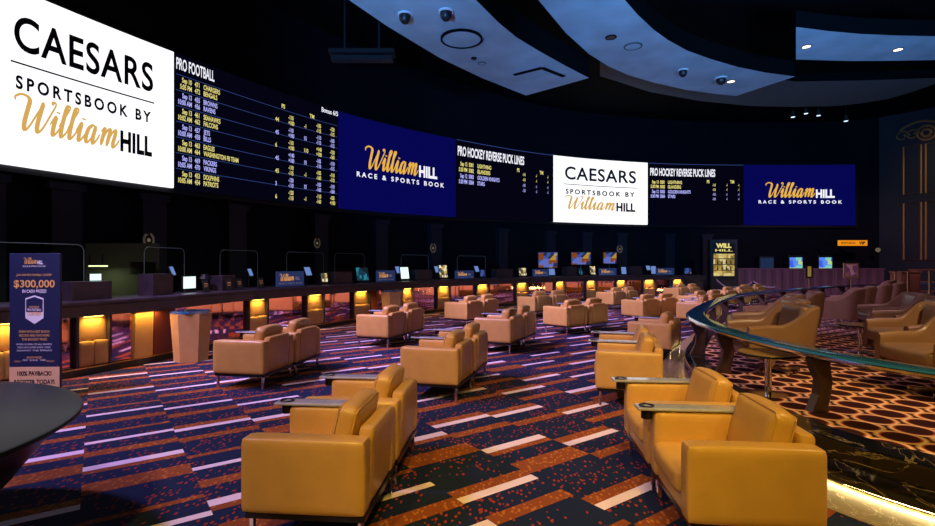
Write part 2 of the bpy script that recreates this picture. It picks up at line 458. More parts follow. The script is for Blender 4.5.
# platform kerb (outer edge) and balustrade rail (outer edge)
KERB = Path([(9.0, .7), (6.0, 1.3), (4.2, 1.95), (3.25, 2.74), (2.90, 3.2), (2.70, 3.55), (2.57, 3.93), (2.52, 4.7), (2.58, 5.63), (2.77, 6.4), (3.08, 7.25), (3.68, 8.4), (5.2, 11.0), (6.85, 13.1), (9.25, 15.3), (13.2, 18.3), (18.5, 20.6), (26, 22.5)])
RAIL = Path([(9.0, 1.1), (6.2, 1.65), (4.6, 2.35), (3.7, 2.95), (3.22, 3.5), (2.94, 4.25), (2.84, 5.3), (2.92, 6.3), (3.22, 7.5), (3.86, 8.75), (5.40, 11.15), (7.0, 13.05), (9.37, 15.15), (13.3, 18.1), (18.5, 20.4), (26, 22.2)])
PH = .33

# floor
bm = bmesh.new(); box(bm, (-12, -4, -.2), (34, 34, 0)); struct(link('floor', bm, M['carpet']))
# ceiling
bm = bmesh.new(); box(bm, (-12, -4, 9.5), (34, 34, 9.7)); struct(link('ceiling', bm, M['ceil']))
# curved screen wall with ribs
def zflat(p): return Path([(q[0], q[1]) for q in p])
WF = Path([(-10.6, 1.0), (-9.9, 5.2), (-8.72-.3, 8.7), (-7.13-.3, 12.5), (-4.4-.25, 17.6), (-.7, 21.9), (4.1, 25.65), (9.5, 27.6), (15.2, 28.45), (20.4, 28.25), (22.2, 27.5)])
struct(link('wall_back', sweep(WF, 0, WF.L, [(0, 0), (0, 9.5), (-.3, 9.5), (-.3, 0)], .4), M['wall']))
bm = bmesh.new(); box(bm, (-12, -4, 0), (34, -3.8, 9.5)); struct(link('wall_front', bm, M['wall']))
bm = bmesh.new(); box(bm, (-12, -3.8, 0), (-11.8, 33.8, 9.5)); struct(link('wall_left', bm, M['wall']))
RW = Path([(22.2, 27.5), (24.2, 25.0), (27.0, 22.5), (29.7, 18.0), (30, 12), (30, -4)])
struct(link('wall_right', sweep(RW, 0, RW.L, [(0, 0), (0, 9.5), (-.3, 9.5), (-.3, 0)], .6), M['wallpanel']))
# band that carries the screens, and dark pilasters below it
s0, s1 = .2, WALL.L-.3
struct(link('trim_1', sweep(WALL, s0, WALL.find(857)+.1, [(-.10, -.12), (-.10, SH+.08), (-.32, SH+.08), (-.32, -.12)], .4), M['black']))
k = 0
for px in (-20, 60, 149, 232, 317, 378, 433, 500, 548, 585, 620, 668, 705):
    d = WF.find(px); p = WF.off(d, .12); t = WF.tan(d)
    bm = bmesh.new(); box(bm, (-.28, -.12, 0), (.28, .12, 3.25))
    box(bm, (-.34, -.16, 0), (.34, .16, .25)); box(bm, (-.34, -.16, 3.1), (.34, .16, 3.25))
    o = struct(link('trim_%d' % (k+2), bm, M['wallpanel'])); k += 1
    o.location = (p.x, p.y, 0); o.rotation_euler = (0, 0, math.atan2(t.y, t.x))

# ---------------------------------------------------------------- the video screens
def smap(d0, front):
    return lambda u, v: (lambda q, z: Vector((q.x, q.y, z)))(WALL.off(d0+u, front), WALL.at(d0+u)[2]+v)
def panel(name, label, px0, px1, mat, d0=None):
    d0 = WALL.find(px0)+.012 if d0 is None else d0; d1 = WALL.find(px1)-.012
    root = thing(name, label, 'screen', group=None)
    p = WALL.off((d0+d1)/2, 0); root.location = (p.x, p.y, 3.5)
    bm = sweep(WALL, d0, d1, [(0, 0), (0, SH), (-.09, SH), (-.09, 0)], .25)
    def rel(o):
        o.parent = root; o.matrix_parent_inverse = Matrix.Translation(-Vector(root.location)); return o
    rel(link('display', bm, mat))
    return root, d0, d1-d0, rel
def caesars(root, d0, W, rel, u0, u1):
    mp = smap(d0, .02); w = u1-u0; Y = lambda v: (1-v)*SH
    for nm, sh in (('title_lettering', write('CAESARS', u0, Y(.34), .19*SH, w, .018, 1.08)), ('rule', rect(u0-.02*w, Y(.424), u1+.01*w, Y(.414), 16)),
         ('line_lettering', write('SPORTSBOOK BY', u0+.01*w, Y(.562), .070*SH, w*.97, .035, 1.45)), ('name_lettering', write('HILL', u0+.725*w, Y(.795), .125*SH, w*.265, .045, 1.05))):
        rel(flat(nm, [sh], mp, M['ink'], None))
    rel(flat('script_lettering', [script(u0-.0*w, Y(.79), w*.72, .20*SH)], mp, M['goldw_e'], None))
def hill(root, d0, W, rel):
    mp = smap(d0, .02); Y = lambda v: (1-v)*SH
    rel(flat('script_lettering', [script(.20*W, Y(.535), .45*W, .24*SH)], mp, M['gold_e'], None))
    rel(flat('name_lettering', [write('HILL', .655*W, Y(.54), .125*SH, .165*W, .045, 1.02)], mp, M['wtext_e'], None))
    rel(flat('line_lettering', [write('RACE & SPORTS BOOK', .135*W, Y(.64), .050*SH, .75*W, .03, 1.6)], mp, M['wtext_e'], None))

r = panel('video_screen', 'large white screen at far left reading CAESARS SPORTSBOOK BY, cut by the frame edge', 0, 174, M['white_e'], d0=WALL.find(174)-4.7)
ux = lambda px: WALL.find(px)-r[1]
caesars(*r[:3], r[3], ux(14), ux(153))
r = panel('video_screen', 'black odds screen titled PRO FOOTBALL between the far left white screen and a navy one', 174, 338.6, M['board_e'])
U = lambda px: WALL.find(px)-r[1]
mp = smap(r[1], .02); Y = lambda v: (1-v)*SH
r[3](flat('title_lettering', [write('PRO FOOTBALL', U(176), Y(.115), .082*SH, U(214)-U(176), .02), write('Bonus 6/5', U(321), Y(.055), .045*SH, U(337.5)-U(321), .02)], mp, M['wtext_e'], None))
games = [('Sep 10', '5:05 PM', '471', '472', 'CHARGERS', 'BENGALS'), ('Sep 13', '10:00 AM', '455', '456', 'BROWNS', 'RAVENS'), ('Sep 13', '10:02 AM', '461', '462', 'SEAHAWKS', 'FALCONS'),
         ('Sep 13', '10:00 AM', '457', '458', 'JETS', 'BILLS'), ('Sep 13', '10:00 AM', '463', '464', 'EAGLES', 'WASHINGTON FB TEAM'), ('Sep 13', '10:05 AM', '469', '470', 'PACKERS', 'VIKINGS'), ('Sep 13', '10:05 AM', '453', '454', 'DOLPHINS', 'PATRIOTS')]
hh = .036*SH
for i, g in enumerate(games):
    L = []; v = .205+i*.1165
    L += [write(g[0], U(191), Y(v), hh, None, .025, align='r', xs=.56), write(g[1], U(191), Y(v+.05), hh, None, .025, align='r', xs=.56),
          write(g[2], U(194.5), Y(v), hh, None, .025, xs=.56), write(g[3], U(194.5), Y(v+.05), hh, None, .025, xs=.56),
          write(g[4], U(202.8), Y(v), hh, None, .025, xs=.56), write(g[5], U(202.8), Y(v+.05), hh, None, .025, xs=.56)]
    rv = random.Random(i)
    L += [write(rv.choice(['6', '45', '3', '44']), U(275), Y(v+.07), hh, None, .025, xs=.8), write(rv.choice(['110', '-1', '15']), U(304), Y(v+.06), hh, None, .03, xs=.7)]
    for pxc in (288, 316, 329.5):
        L += [write(rv.choice(['-110', '+140', '-120', '-105']), U(pxc), Y(v+.02), hh, None, .03, xs=.62), write(rv.choice(['-110', '-160', '+100', '-115']), U(pxc), Y(v+.07), hh, None, .03, xs=.62)]
    r[3](flat('game_row', L, mp, M['ytext_e' if i % 2 == 0 else 'btext_e'], None))
    r[3](flat('row_line', [rect(U(176), Y(v-.052), U(337), Y(v-.048), 24)], smap(r[1], .012), M['bline_e'], None))
yl = [write('PS', U(281), Y(.14), hh, None, .03, xs=.8), write('TM', U(309), Y(.15), hh, None, .03, xs=.8)]
r[3](flat('column_heads', yl, mp, M['ytext_e'], None))

r = panel('video_screen', 'navy screen with gold script logo reading RACE & SPORTS BOOK, between the two odds boards', 338.6, 456, M['navy_e']); hill(*r)
def hockey(r, a):
    U = lambda px: WALL.find(px)-r[1]
    mp = smap(r[1], .02); Y = lambda v: (1-v)*SH; x0, x1, T, c1, c2 = a
    r[3](flat('title_lettering', [write('PRO HOCKEY REVERSE PUCK LINES', U(x0), Y(.20), .115*SH, U(T)-U(x0), .028)], mp, M['wtext_e'], None))
    w = r[2]; h = .05*SH; yl = []
    u = lambda f: U(x0)+f*w
    rows = [(('Sep 13', '5081', 'LIGHTNING'), ('5:30 PM', '5082', 'ISLANDERS')), (('Sep 12', '5083', 'GOLDEN KNIGHTS'), ('5:30 PM', '5084', 'STARS'))]
    for i, rr in enumerate(rows):
        L = []
        for j, q in enumerate(rr):
            v = .33+i*.155+j*.075
            L += [write(q[0], u(.09), Y(v), h, None, .03, align='r', xs=.62), write(q[1], u(.105), Y(v), h, None, .03, xs=.62), write(q[2], u(.19), Y(v), h, None, .03, xs=.66)]
            for f in (.66, .8, .92): L.append(write('-110' if f == .66 else '-1', u(f), Y(v+.03), h*.8, None, .03, xs=.5))
        r[3](flat('game_row', L, mp, M['ytext_e' if i == 0 else 'btext_e'], None))
    yl += [write('PS', u(.6), Y(.31), h, None, .03, xs=.7), write('TM', u(.84), Y(.31), h, None, .03, xs=.7)]
    r[3](flat('column_heads', yl, mp, M['ytext_e'], None))
    r[3](flat('edge_line', [rect(.02, SH-.03, w-.02, SH-.005, 24)], mp, M['bline_e'], None))
r = panel('video_screen', 'black hockey odds screen left of the smaller white screen', 456, 553.5, M['board_e']); hockey(r, (457.5, 550, 524, 0, 0))
r = panel('video_screen', 'smaller white screen mid wall reading CAESARS SPORTSBOOK BY, between two hockey boards', 553.5, 647.8, M['white_e'])
caesars(*r[:3], r[3], .12*r[2], .875*r[2])
r = panel('video_screen', 'black hockey odds screen right of the smaller white screen', 647.8, 744, M['board_e']); hockey(r, (650, 742, 715, 0, 0))
r = panel('video_screen', 'navy screen with gold script logo, farthest right on the screen wall', 744, 855.5, M['navy_e']); hill(*r)

# ---------------------------------------------------------------- betting counter
c0, c1 = .1, CNT.find(705)
t = thing('betting_counter', 'long dark wood betting counter curving below the screens along the left and back', 'counter')
link('worktop', sweep(CNT, c0, c1, [(.10, 1.02), (.10, 1.055), (.085, 1.07), (-.75, 1.07), (-.75, 1.02)], .3), M['fascia'], t)
link('fascia', sweep(CNT, c0, c1, [(.08, .85), (.08, 1.015), (-.02, 1.015), (-.02, .85)], .3), M['fascia'], t)
link('plinth', sweep(CNT, c0, c1, [(-.02, 0), (-.02, .10), (-.6, .10), (-.6, 0)], .3), M['black'], t)
link('brass_line', sweep(CNT, c0, c1, [(.0, .10), (.0, .115), (-.05, .115), (-.05, .10)], .3), M['gold'], t)
link('back_panel', sweep(CNT, c0, c1, [(-.12, .117), (-.12, .845), (-.2, .845), (-.2, .117)], .3), M['fascia'], t)
def on_counter(d, o, z=0, turn=0):
    p = CNT.off(d, o); tt = CNT.tan(d); return (p.x, p.y, z), math.atan2(tt.y, tt.x)+turn
pill = [(0, 10), (76, 112), (249, 269), (306, 325), (353.5, 371), (402, 414), (437, 451), (476, 490), (516, 529), (555, 565.5), (586, 597), (616, 627), (643, 656), (672, 684)]
words = ['first', 'second', 'third', 'fourth', 'fifth', 'sixth', 'seventh', 'eighth', 'ninth', 'tenth', 'eleventh', 'twelfth', 'thirteenth', 'fourteenth', 'fifteenth', 'sixteenth', 'seventeenth']
spans = []
for i, (a, b) in enumerate(pill):
    da, db = CNT.find(a), CNT.find(b); w = max(.45, db-da)
    if i == 0: w = .62
    dm = (da+db)/2; spans.append((dm-w/2, dm+w/2))
    loc, rz = on_counter(dm, -.11)
    root = thing('counter_pillar', 'amber lit upholstered counter pillar, %s from the left end of the counter' % words[i], 'pillar', loc, rz, 'upholstered pillars of the counter')
    # local x along the counter, local -y towards the room
    bm = B(((-w/2, -.12, .118), (-w/2+.035, .0, .845)), ((w/2-.035, -.12, .118), (w/2, .0, .845)), ((-w/2+.035, -.03, .118), (w/2-.035, 0, .845)))
    link('frame', bm, M['fascia'], root)
    link('recess_panel', soft_box((-w/2+.04, -.06, .50), (w/2-.04, -.032, .835), .01, .004, 5), M['pad'], root, True)
    for s in (-1, 1):
        x0, x1 = (-w/2+.04, -.004) if s < 0 else (.004, w/2-.04)
        link('pad', soft_box((x0, -.115, .13), (x1, -.035, .485), .018, .006, 5), M['pad'], root, True)
    link('downlight', B(((-w/4, -.11, .835), (w/4, -.075, .845))), M['lampy'], root)
    L = bpy.data.lights.new('amber', 'AREA'); L.shape = 'RECTANGLE'; L.size = w*.5; L.size_y = .04; L.energy = 4.2*(1 if dm < 12 else 1.5); L.color = (1, .62, .12); L.spread = 2.6
    lo = bpy.data.objects.new('pillar_lamp', L); col.objects.link(lo); lo.location = (0, -.105, .83); lo.parent = root; lo.rotation_euler = (-.25, 0, 0)
# rose mirrors between the pillars
edges = [(spans[i][1], spans[i+1][0]) for i in range(len(spans)-1)]
mi = 0
for i, (a, b) in enumerate(edges):
    if i == 1:
        cuts = [(a, CNT.find(136)), (CNT.find(177), b)]
    else: cuts = [(a, b)]
    for (a_, b_) in cuts:
        if b_-a_ < .3: continue
        o = link('mirror_panel', sweep(CNT, a_+.02, b_-.02, [(-.07, .117), (-.07, .845), (-.10, .845), (-.10, .117)], .35), M['mirror'])
        # flat panes in a shallow curve read as separate mirrors
        tag(o, 'rose tinted mirror in the counter front, %s mirror from the left end' % words[mi], 'mirror', 'rose mirrors of the counter'); mi += 1
for a, b, mat, lab in ((136.5, 154.5, M['pad'], 'plain flat tan panel'), (155.5, 176, principled('dark_red_wood', (.14, .028, .022), .4), 'plain dark red panel')):
    if mat is M['pad']:
        lc, rz = on_counter(CNT.find(145.5), .04, .84); L = bpy.data.lights.new('amber', 'AREA'); L.shape = 'RECTANGLE'; L.size = .5; L.size_y = .04; L.energy = 5; L.color = (1, .62, .12); lo = bpy.data.objects.new('panel_lamp', L); col.objects.link(lo); lo.location = lc; lo.rotation_euler = (-.2, 0, rz)
    o = link('front_panel', sweep(CNT, CNT.find(a), CNT.find(b), [(-.03, .118), (-.01, .845), (-.11, .845), (-.11, .118)], .3), mat, t); o['label'] = lab

# things on the counter
def find_off(path, px, o):
    q = (px-CX)/F
    return min((path.L*i/1500 for i in range(1501)), key=lambda d: abs(path.off(d, o).x/max(.5, path.off(d, o).y)-q))
def at_px(px, back=-.3): return on_counter(find_off(CNT, px, back), back, 1.07)
def monitor(px, label, mat, w=.42, h=.30, z=.10, turn=0, back=-.35, face=-1):
    loc, rz = at_px(px, back); r = thing('monitor', label, 'monitor', loc, rz+turn, 'screens on the betting counter')
    link('stand', B(((-.03, -.0, .012), (.03, .03, z+.1)), ((-.10, -.08, 0), (.10, .09, .015))), M['black'], r)
    bm = B(((-w/2, -.03, z), (w/2, -.0, z+h)), bev=.006); link('housing', bm, M['black'], r)
    link('display', B(((-w/2+.015, -.034, z+.015), (w/2-.015, -.031, z+h-.015))), mat, r)
    return r
monitor(94.5, 'small white glowing monitor under the short tube lamp at the left counter', M['mon_white'], .20, .13, .26, back=-.58)
monitor(188, 'bright white monitor on the counter right above the nearer tan bin', M['mon_white'], .34, .25, .06, back=-.4)
disp = [(171, 'tilted pale blue customer display left of the bright white monitor'), (249, 'small pale blue customer display behind the small black card stands'), (307, 'small pale blue customer display right above the first blue logo sign'),
        (397.5, 'small blue customer display at the right end of the second blue logo sign'), (436.5, 'small blue customer display left of a warm glowing terminal, midway along the counter'), (476, 'small pale customer display right of the third blue logo sign'), (648, 'small pale customer display near the far right end of the counter')]
for px, lab in disp:
    s = 1.0 if px < 260 else 1.35
    loc, rz = at_px(px, -.58); r = thing('customer_display', lab, 'display', loc, rz+(.45 if px < 300 else .25), 'customer displays on the counter')
    z0 = .24 if px > 180 else .30
    link('pole', B(((-.012, 0, .01), (.012, .024, z0+.06)), ((-.07, -.05, 0), (.07, .07, .012))), M['black'], r)
    m = Matrix.Translation((0, -.01, z0+.1)) @ Matrix.Rotation(-.35, 4, 'X')
    bm = bmesh.new(); box(bm, (-.13*s/1.2, -.015, -.09*s), (.13*s/1.2, .012, .09*s), 0, 2, m); link('housing', bm, M['black'], r)
    bm = bmesh.new(); box(bm, (-.12*s/1.2, -.019, -.08*s), (.12*s/1.2, -.016, .08*s), 0, 2, m); link('display', bm, M['mon_blue'], r)
def logo_sign(px, w, h, label, back=-.12):
    loc, rz = at_px(px, back); r = thing('counter_sign', label, 'sign', loc, rz, 'blue logo signs on the counter')
    link('board', B(((-w/2, 0, .015), (w/2, .03, h))), M['sign_glow'], r)
    link('foot', B(((-w/2, -.06, 0), (w/2, .09, .014))), M['black'], r)
    mp = lambda a, b: Vector((a*w-w/2, -.003, b*h))
    flat('script_lettering', [script(.10, .40, .52, .44)], mp, M['sign_gold_glow'], r)
    flat('lettering', [write('HILL', .65, .44, .2, .19, .05), write('RACE & SPORTS BOOK', .08, .17, .11, .84, .01, 1.2)], mp, M['sign_white'], r)
for px, w, h, lab in ((291, .86, .36, 'blue logo sign on the counter above the fourth amber pillar, nearest of its kind'), (386, .82, .34, 'blue logo sign on the counter above the farther tan bin'), (465, .95, .30, 'blue logo sign on the counter left of the middle pale customer display'),
                      (541, .95, .32, 'blue logo sign on the counter under the leftmost colourful television'), (608, 1.0, .34, 'blue logo sign on the counter under the rightmost colourful television'), (665, 1.0, .34, 'blue logo sign on the counter nearest the lit shelf kiosk')):
    logo_sign(px, w, h, lab)
def hood(px, w, h, label, back=-.2, d=.30):
    loc, rz = at_px(px, back); r = thing('privacy_hood', label, 'hood', loc, rz, 'dark hoods on the counter')
    link('shell', B(((-w/2, 0, 0), (w/2, .02, h)), ((-w/2, .02, 0), (-w/2+.02, d, h)), ((w/2-.02, .02, 0), (w/2, d, h)), ((-w/2+.02, .02, h-.02), (w/2-.02, d, h))), M['fascia'], r)
for px, w, h, lab in ((93, .56, .27, 'wide dark hood on the counter in front of the tube lamp'), (163, .42, .36, 'dark square hood on the counter left of the bright white monitor'), (229, .36, .30, 'low dark hood on the counter between the bright monitor and the card stands'),
                      (344, .66, .32, 'dark hood on the counter left of the teal screen'), (424.5, .7, .34, 'dark hood on the counter right of the second blue logo sign'), (505, .9, .34, 'dark hood on the counter left of the ninth amber pillar'), (572, .62, .42, 'dark hood on the counter under the middle colourful television'), (637, .62, .42, 'dark hood on the counter right of the fifth blue logo sign')):
    hood(px, w, h, lab)
for px, lab in ((207, 'small black card stand right of the bright white monitor'), (230, 'small black card stand on the counter above the row of mirrors near the bin'), (241, 'small black card stand with orange lines left of the first blue logo sign'), (262, 'small black card stand right beside the first blue logo sign')):
    loc, rz = at_px(px, -.06); r = thing('card_stand', lab, 'card stand', loc, rz, 'card stands on the counter')
    bm = bmesh.new(); box(bm, (-.08, 0, 0), (.08, .012, .24), 0, 2, Matrix.Rotation(-.2, 4, 'X')); box(bm, (-.08, -.02, 0), (.08, .11, .008)); link('stand', bm, M['black'], r)
    flat('printing', [rect(-.05, .16, .05, .175), rect(-.05, .13, .05, .14), rect(-.05, .10, .03, .11)], lambda a, b: Matrix.Rotation(-.2, 4, 'X') @ Vector((a, -.002, b)), M['sign_gold'], r)
terms = [(325, M['mon_warm'], .26, .26, 'yellow glowing betting terminal at the fourth amber pillar'), (363, M['mon_teal'], .52, .40, 'teal glowing betting terminal at the fifth amber pillar'), (405.5, M['mon_white'], .40, .40, 'bright betting terminal right of the second blue logo sign'),
         (444, M['mon_warm'], .42, .46, 'warm white betting terminal at the seventh amber pillar'), (483, M['tv'], .30, .28, 'orange and blue betting terminal at the eighth amber pillar'), (523, M['mon_warm'], .45, .34, 'warm white betting terminal at the ninth amber pillar'),
         (552, M['mon_blue'], .40, .3, 'blue betting terminal at the tenth amber pillar'), (581, M['mon_teal'], .22, .3, 'pale green betting terminal left of the eleventh amber pillar'), (593, M['mon_warm'], .34, .40, 'yellow betting terminal at the eleventh amber pillar'), (624, M['mon_blue'], .3, .36, 'violet blue betting terminal at the twelfth amber pillar'), (654, M['mon_blue'], .3, .4, 'blue betting terminal at the thirteenth amber pillar'), (688, M['tv'], .4, .3, 'colourful betting terminal at the far end of the counter')]
for px, mat, w, h, lab in terms:
    loc, rz = at_px(px, -.32); r = thing('betting_terminal', lab, 'terminal', loc, rz, 'betting terminals on the counter')
    link('base', B(((-w/2, -.06, 0), (w/2, .18, .05)), bev=.008), M['black'], r)
    m = Matrix.Translation((0, 0, .05)) @ Matrix.Rotation(-.15, 4, 'X')
    bm = bmesh.new(); box(bm, (-w/2, 0, 0), (w/2, .03, h), .006, 2, m); link('housing', bm, M['black'], r)
    bm = bmesh.new(); box(bm, (-w/2+.02, -.004, .02), (w/2-.02, -.001, h-.02), 0, 2, m); link('display', bm, mat, r)
shields = [(36, 1.25, 'clear acrylic shield on the counter behind the standing blue poster'), (165, .95, 'clear acrylic shield on the counter behind the dark square hood'), (240, 1.05, 'clear acrylic shield on the counter behind the card stands'), (306, 1.3, 'clear acrylic shield on the counter behind the first blue logo sign'), (350, 1.2, 'clear acrylic shield on the counter behind the teal terminal'), (415, 1.3, 'clear acrylic shield on the counter behind the bright terminal'), (472, 1.5, 'clear acrylic shield on the counter behind the third blue logo sign')]
for px, w, lab in shields:
    loc, rz = at_px(px, -.74); r = thing('acrylic_shield', lab, 'shield', loc, rz, 'acrylic shields on the counter')
    link('pane', B(((-w/2+.012, 0, .012), (w/2-.012, .006, .82))), M['glass'], r)
    bm = bmesh.new(); tube(bm, [(-w/2, .003, 0), (-w/2, .003, .74), (-w/2+.025, .003, .80), (-w/2+.08, .003, .83), (w/2-.08, .003, .83), (w/2-.025, .003, .80), (w/2, .003, .74), (w/2, .003, 0)], .006, 6)
    link('edge', bm, M['edge'], r)
# tube lamp, desk and lit board in the booth behind the left counter
loc = (-6.88, 9.5, 0)
r = thing('tube_lamp', 'short glowing tube lamp hung on two dark arms behind the left counter', 'lamp', (loc[0], loc[1], 1.55), 0)
link('tube', B(((-.17, -.02, 0), (.17, .02, .025)), bev=.005), M['tubelight'], r); link('bracket', B(((-.17, -.025, .026), (.17, .025, .045)), ((-.17, -.01, .045), (-.15, .01, .22)), ((.07, -.01, .045), (.09, .01, .22))), M['wallpanel'], r)
L = bpy.data.lights.new('tube', 'AREA'); L.shape = 'RECTANGLE'; L.size = .34; L.size_y = .04; L.energy = 2.2; L.color = (.85, 1, .55); lo = bpy.data.objects.new('tube_light_source', L); col.objects.link(lo); lo.location = (0, 0, -.01); lo.parent = r
booth = principled('green_booth_wall', (.055, .065, .04), .7)
o = link('partition', B(((-.45, 0, 0), (.95, .05, 2.0))), booth); o.location = (loc[0]-.05, loc[1]+.35, 0); tag(o, 'dull green partition lit by the tube lamp behind the left counter', 'partition')
o = link('notice_board', B(((-.24, 0, 0), (.24, .02, .22)), ((-.22, -.005, .02), (.22, 0, .20))), M['blackm']); o.location = (loc[0]+.62, loc[1]+.325, 1.42); tag(o, 'black framed notice board on the dull green partition', 'board')
o = link('desk_lamp', (lambda b: (lathe(b, [(0, 0), (.08, 0), (.08, .015), (.015, .03), (.012, .22), (.13, .24), (.06, .33), (0, .34)], 16), b)[1])(bmesh.new()), M['blackm']); p = at_px(205, -.42)[0]; o.location = p; tag(o, 'small dark desk lamp at the right edge of the bright white monitor', 'lamp')

# television screens behind the counter
for px0, px1, y0, y1, lab in ((538, 558, 252, 268, 'leftmost colourful television hanging behind the counter'), (571, 591, 252, 265, 'middle colourful television hanging behind the counter'), (603, 617, 252, 264, 'rightmost colourful television hanging behind the counter')):
    Yd = 25.0 if px0 > 560 else 23.6; x0, x1 = (px0-CX)/F*Yd, (px1-CX)/F*Yd; z0, z1 = EYE+(HY-y1)/F*Yd, EYE+(HY-y0)/F*Yd
    r = thing('television', lab, 'television', ((x0+x1)/2, Yd, (z0+z1)/2), 0, 'televisions behind the counter'); w, h = (x1-x0)/2, (z1-z0)/2
    link('housing', B(((-w, 0, -h), (w, .06, h)), bev=.01), M['black'], r); link('display', B(((-w+.03, -.006, -h+.03), (w-.03, -.002, h-.03))), M['tv'], r)
    link('pole', B(((-.03, .062, .0-r.location.z), (.03, .12, h*.6)), ((-.3, -.1, -r.location.z), (.3, .3, .03-r.location.z))), M['black'], r)
# brass wreaths on the pilasters
def wreath(px, py, dist_off, lab, R=.17):
    d = find_off(WF, px, .27); p = WF.off(d, .27); t = WF.tan(d)
    z = EYE+(HY-py)/F*p.y
    r = thing('wreath_sconce', lab, 'wreath', (p.x, p.y, z), math.atan2(t.y, t.x), 'brass wreaths on the dark pilasters')
    bm = bmesh.new(); s = R/.17
    for k in range(18):
        a = PI*.66+2*PI*.84*k/17
        c = Vector((math.cos(a)*.12*s, 0, math.sin(a)*.15*s))
        m = Matrix.Translation(c) @ Matrix.Rotation(-(a+.9), 4, 'Y') @ Matrix.Diagonal((.055*s, .012*s, .022*s, 1))
        bmesh.ops.create_icosphere(bm, subdivisions=1, radius=1, matrix=m)
    link('leaves', bm, M['sconce'], r, True)
    bm = bmesh.new(); lathe(bm, [(0, -.05*s), (.03*s, -.04*s), (.04*s, 0), (.02*s, .04*s), (0, .045*s)], 12); link('lamp', bm, M['sconce_lamp'], r, True)
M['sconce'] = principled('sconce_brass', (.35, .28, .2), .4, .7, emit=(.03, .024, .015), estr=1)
M['sconce_lamp'] = emission('sconce_lamp', (.4, .3, .18), .3)
for px, py, R, lab in ((149, 240, .16, 'brass wreath on the dark pilaster above the dark square hood'), (317, 243, .16, 'brass wreath on the pilaster above the first blue logo sign'), (433, 248, .19, 'brass wreath on the pilaster above the seventh amber pillar'), (620, 249, .2, 'brass wreath on the pilaster right of the rightmost television')):
    wreath(px, py, 0, lab, R)

# poster stand
x0, x1, Yp = -5.34, -4.76, 5.95
r = thing('poster_stand', 'tall navy standing poster reading $300,000 in front of the left counter', 'poster stand', ((x0+x1)/2, Yp, 0), .04)
w, h = .285, 1.725
link('panel', B(((-w, 0, .03), (w, .035, h)), bev=.003), M['sign_blue'], r)
link('foot', B(((-w, -.16, 0), (w, .2, .028)), bev=.004), M['blackm'], r)
link('tan_band', B(((-w+.002, -.003, .16), (w-.002, -.0005, .40))), M['sign_tan'], r)
mpp = lambda a, b: Vector((a*w, -.005, b))
g = [script(-.42, 1.60, .52, .075), write('JOIN OUR PRO FOOTBALL CONTEST', 0, 1.46, .024, 1.4, .01, align='c'), write('$300,000', 0, 1.33, .082, 1.62, .018, align='c'),
     write('SPORTSBOOK', 0, 1.09, .02, .4, .01, align='c'), write('CONTEST', 0, 1.0, .04, .56, .03, align='c'), write('FINISH WITH A BEST SEASON', 0, .80, .026, 1.2, .01, align='c'), write('RECORD AND TAKE HOME', 0, .755, .026, 1.2, .01, align='c'), write('THE BIGGEST PRIZE', 0, .71, .026, 1.0, .01, align='c'),
     write('SEASON PRIZES', 0, .50, .022, .6, .01, align='c'), write('WEEKLY', -.8, .455, .02, .3, 0), write('PRIZES', .5, .455, .02, .3, 0)]
wt = [write('HILL', .12, 1.60, .04, .22, .04), write('RACE & SPORTS BOOK', 0, 1.565, .018, .9, .0, align='c'), write('IN CASH PRIZES!', 0, 1.265, .036, .95, .02, align='c'),
      write('PRO FOOTBALL', 0, 1.055, .025, .54, .02, align='c')] + [write(s, 0, .655-.036*i, .018, 1.4-.1*(i % 2), 0, align='c') for i, s in enumerate(('ENTRY IS OPEN TO ALL PLAYERS', 'PICK FIVE GAMES EVERY WEEK', 'AGAINST THE SPREAD'))] + \
     [write('FIRST   SECOND   THIRD', 0, .47, .018, .9, 0, align='c'), write('SEE TICKET WRITER', 0, .10, .02, .8, 0, align='c')]
shield = [([(-.36, 1.20), (0, 1.235), (.36, 1.20), (.36, .97), (0, .90), (-.36, .97)], [(0, 1, 2, 3, 4, 5)])]
flat('shield', shield, lambda a, b: Vector((a*w, -.0025, b)), M['sign_white'], r)
flat('shield_field', [([(-.33, 1.185), (0, 1.215), (.33, 1.185), (.33, 1.04), (-.33, 1.04)], [(0, 1, 2, 3, 4)])], lambda a, b: Vector((a*w, -.0035, b)), M['sign_blue'], r)
for q in g: flat('gold_line', [q], mpp, M['sign_gold'], r)
for q in wt: flat('white_line', [q], mpp, M['sign_white'], r)
for q in (write('100% PAYBACK!', 0, .30, .05, 1.35, .03, align='c'), write('REGISTER TODAY!', 0, .20, .05, 1.6, .03, align='c')): flat('band_line', [q], mpp, M['ink'], r)

# tapering bins
def bin_(x, y, w, h, lab, rz):
    r = thing('tapered_bin', lab, 'bin', (x, y, 0), rz, 'tan bins by the counter')
    bm = bmesh.new(); n = 6; a = w/2; b = a*.82
    def ring(s, z): return [bm.verts.new((math.cos(PI/3*i)*s, math.sin(PI/3*i)*s*.9, z)) for i in range(n)]
    R0, R1 = ring(b, .0), ring(a, h-.04)
    for i in range(n): bm.faces.new((R0[i], R0[(i+1) % n], R1[(i+1) % n], R1[i]))
    bm.faces.new(R0[::-1]); bm.faces.new(R1); link('body', bm, M['pad'], r)
    bm = bmesh.new(); cyl(bm, (0, 0, h-.039), a*1.02, .04, 6); bmesh.ops.scale(bm, vec=(1, .9, 1), verts=bm.verts); link('lid', bm, M['rail'], r)
    bm = bmesh.new(); lathe(bm, [(.08, h+.001), (.11, h+.001), (.11, h+.012), (.08, h+.012), (.08, h+.001)], 20); link('opening', bm, M['black'], r)
bin_(-4.58, 8.45, .62, .83, 'tan tapered bin with a blue top standing at the counter, the nearer of two', .35)
bin_(-2.15, 14.55, .66, .86, 'tan tapered bin with a blue top standing at the counter, the farther of two', .5)
P1 = [(-2.9, 0)]

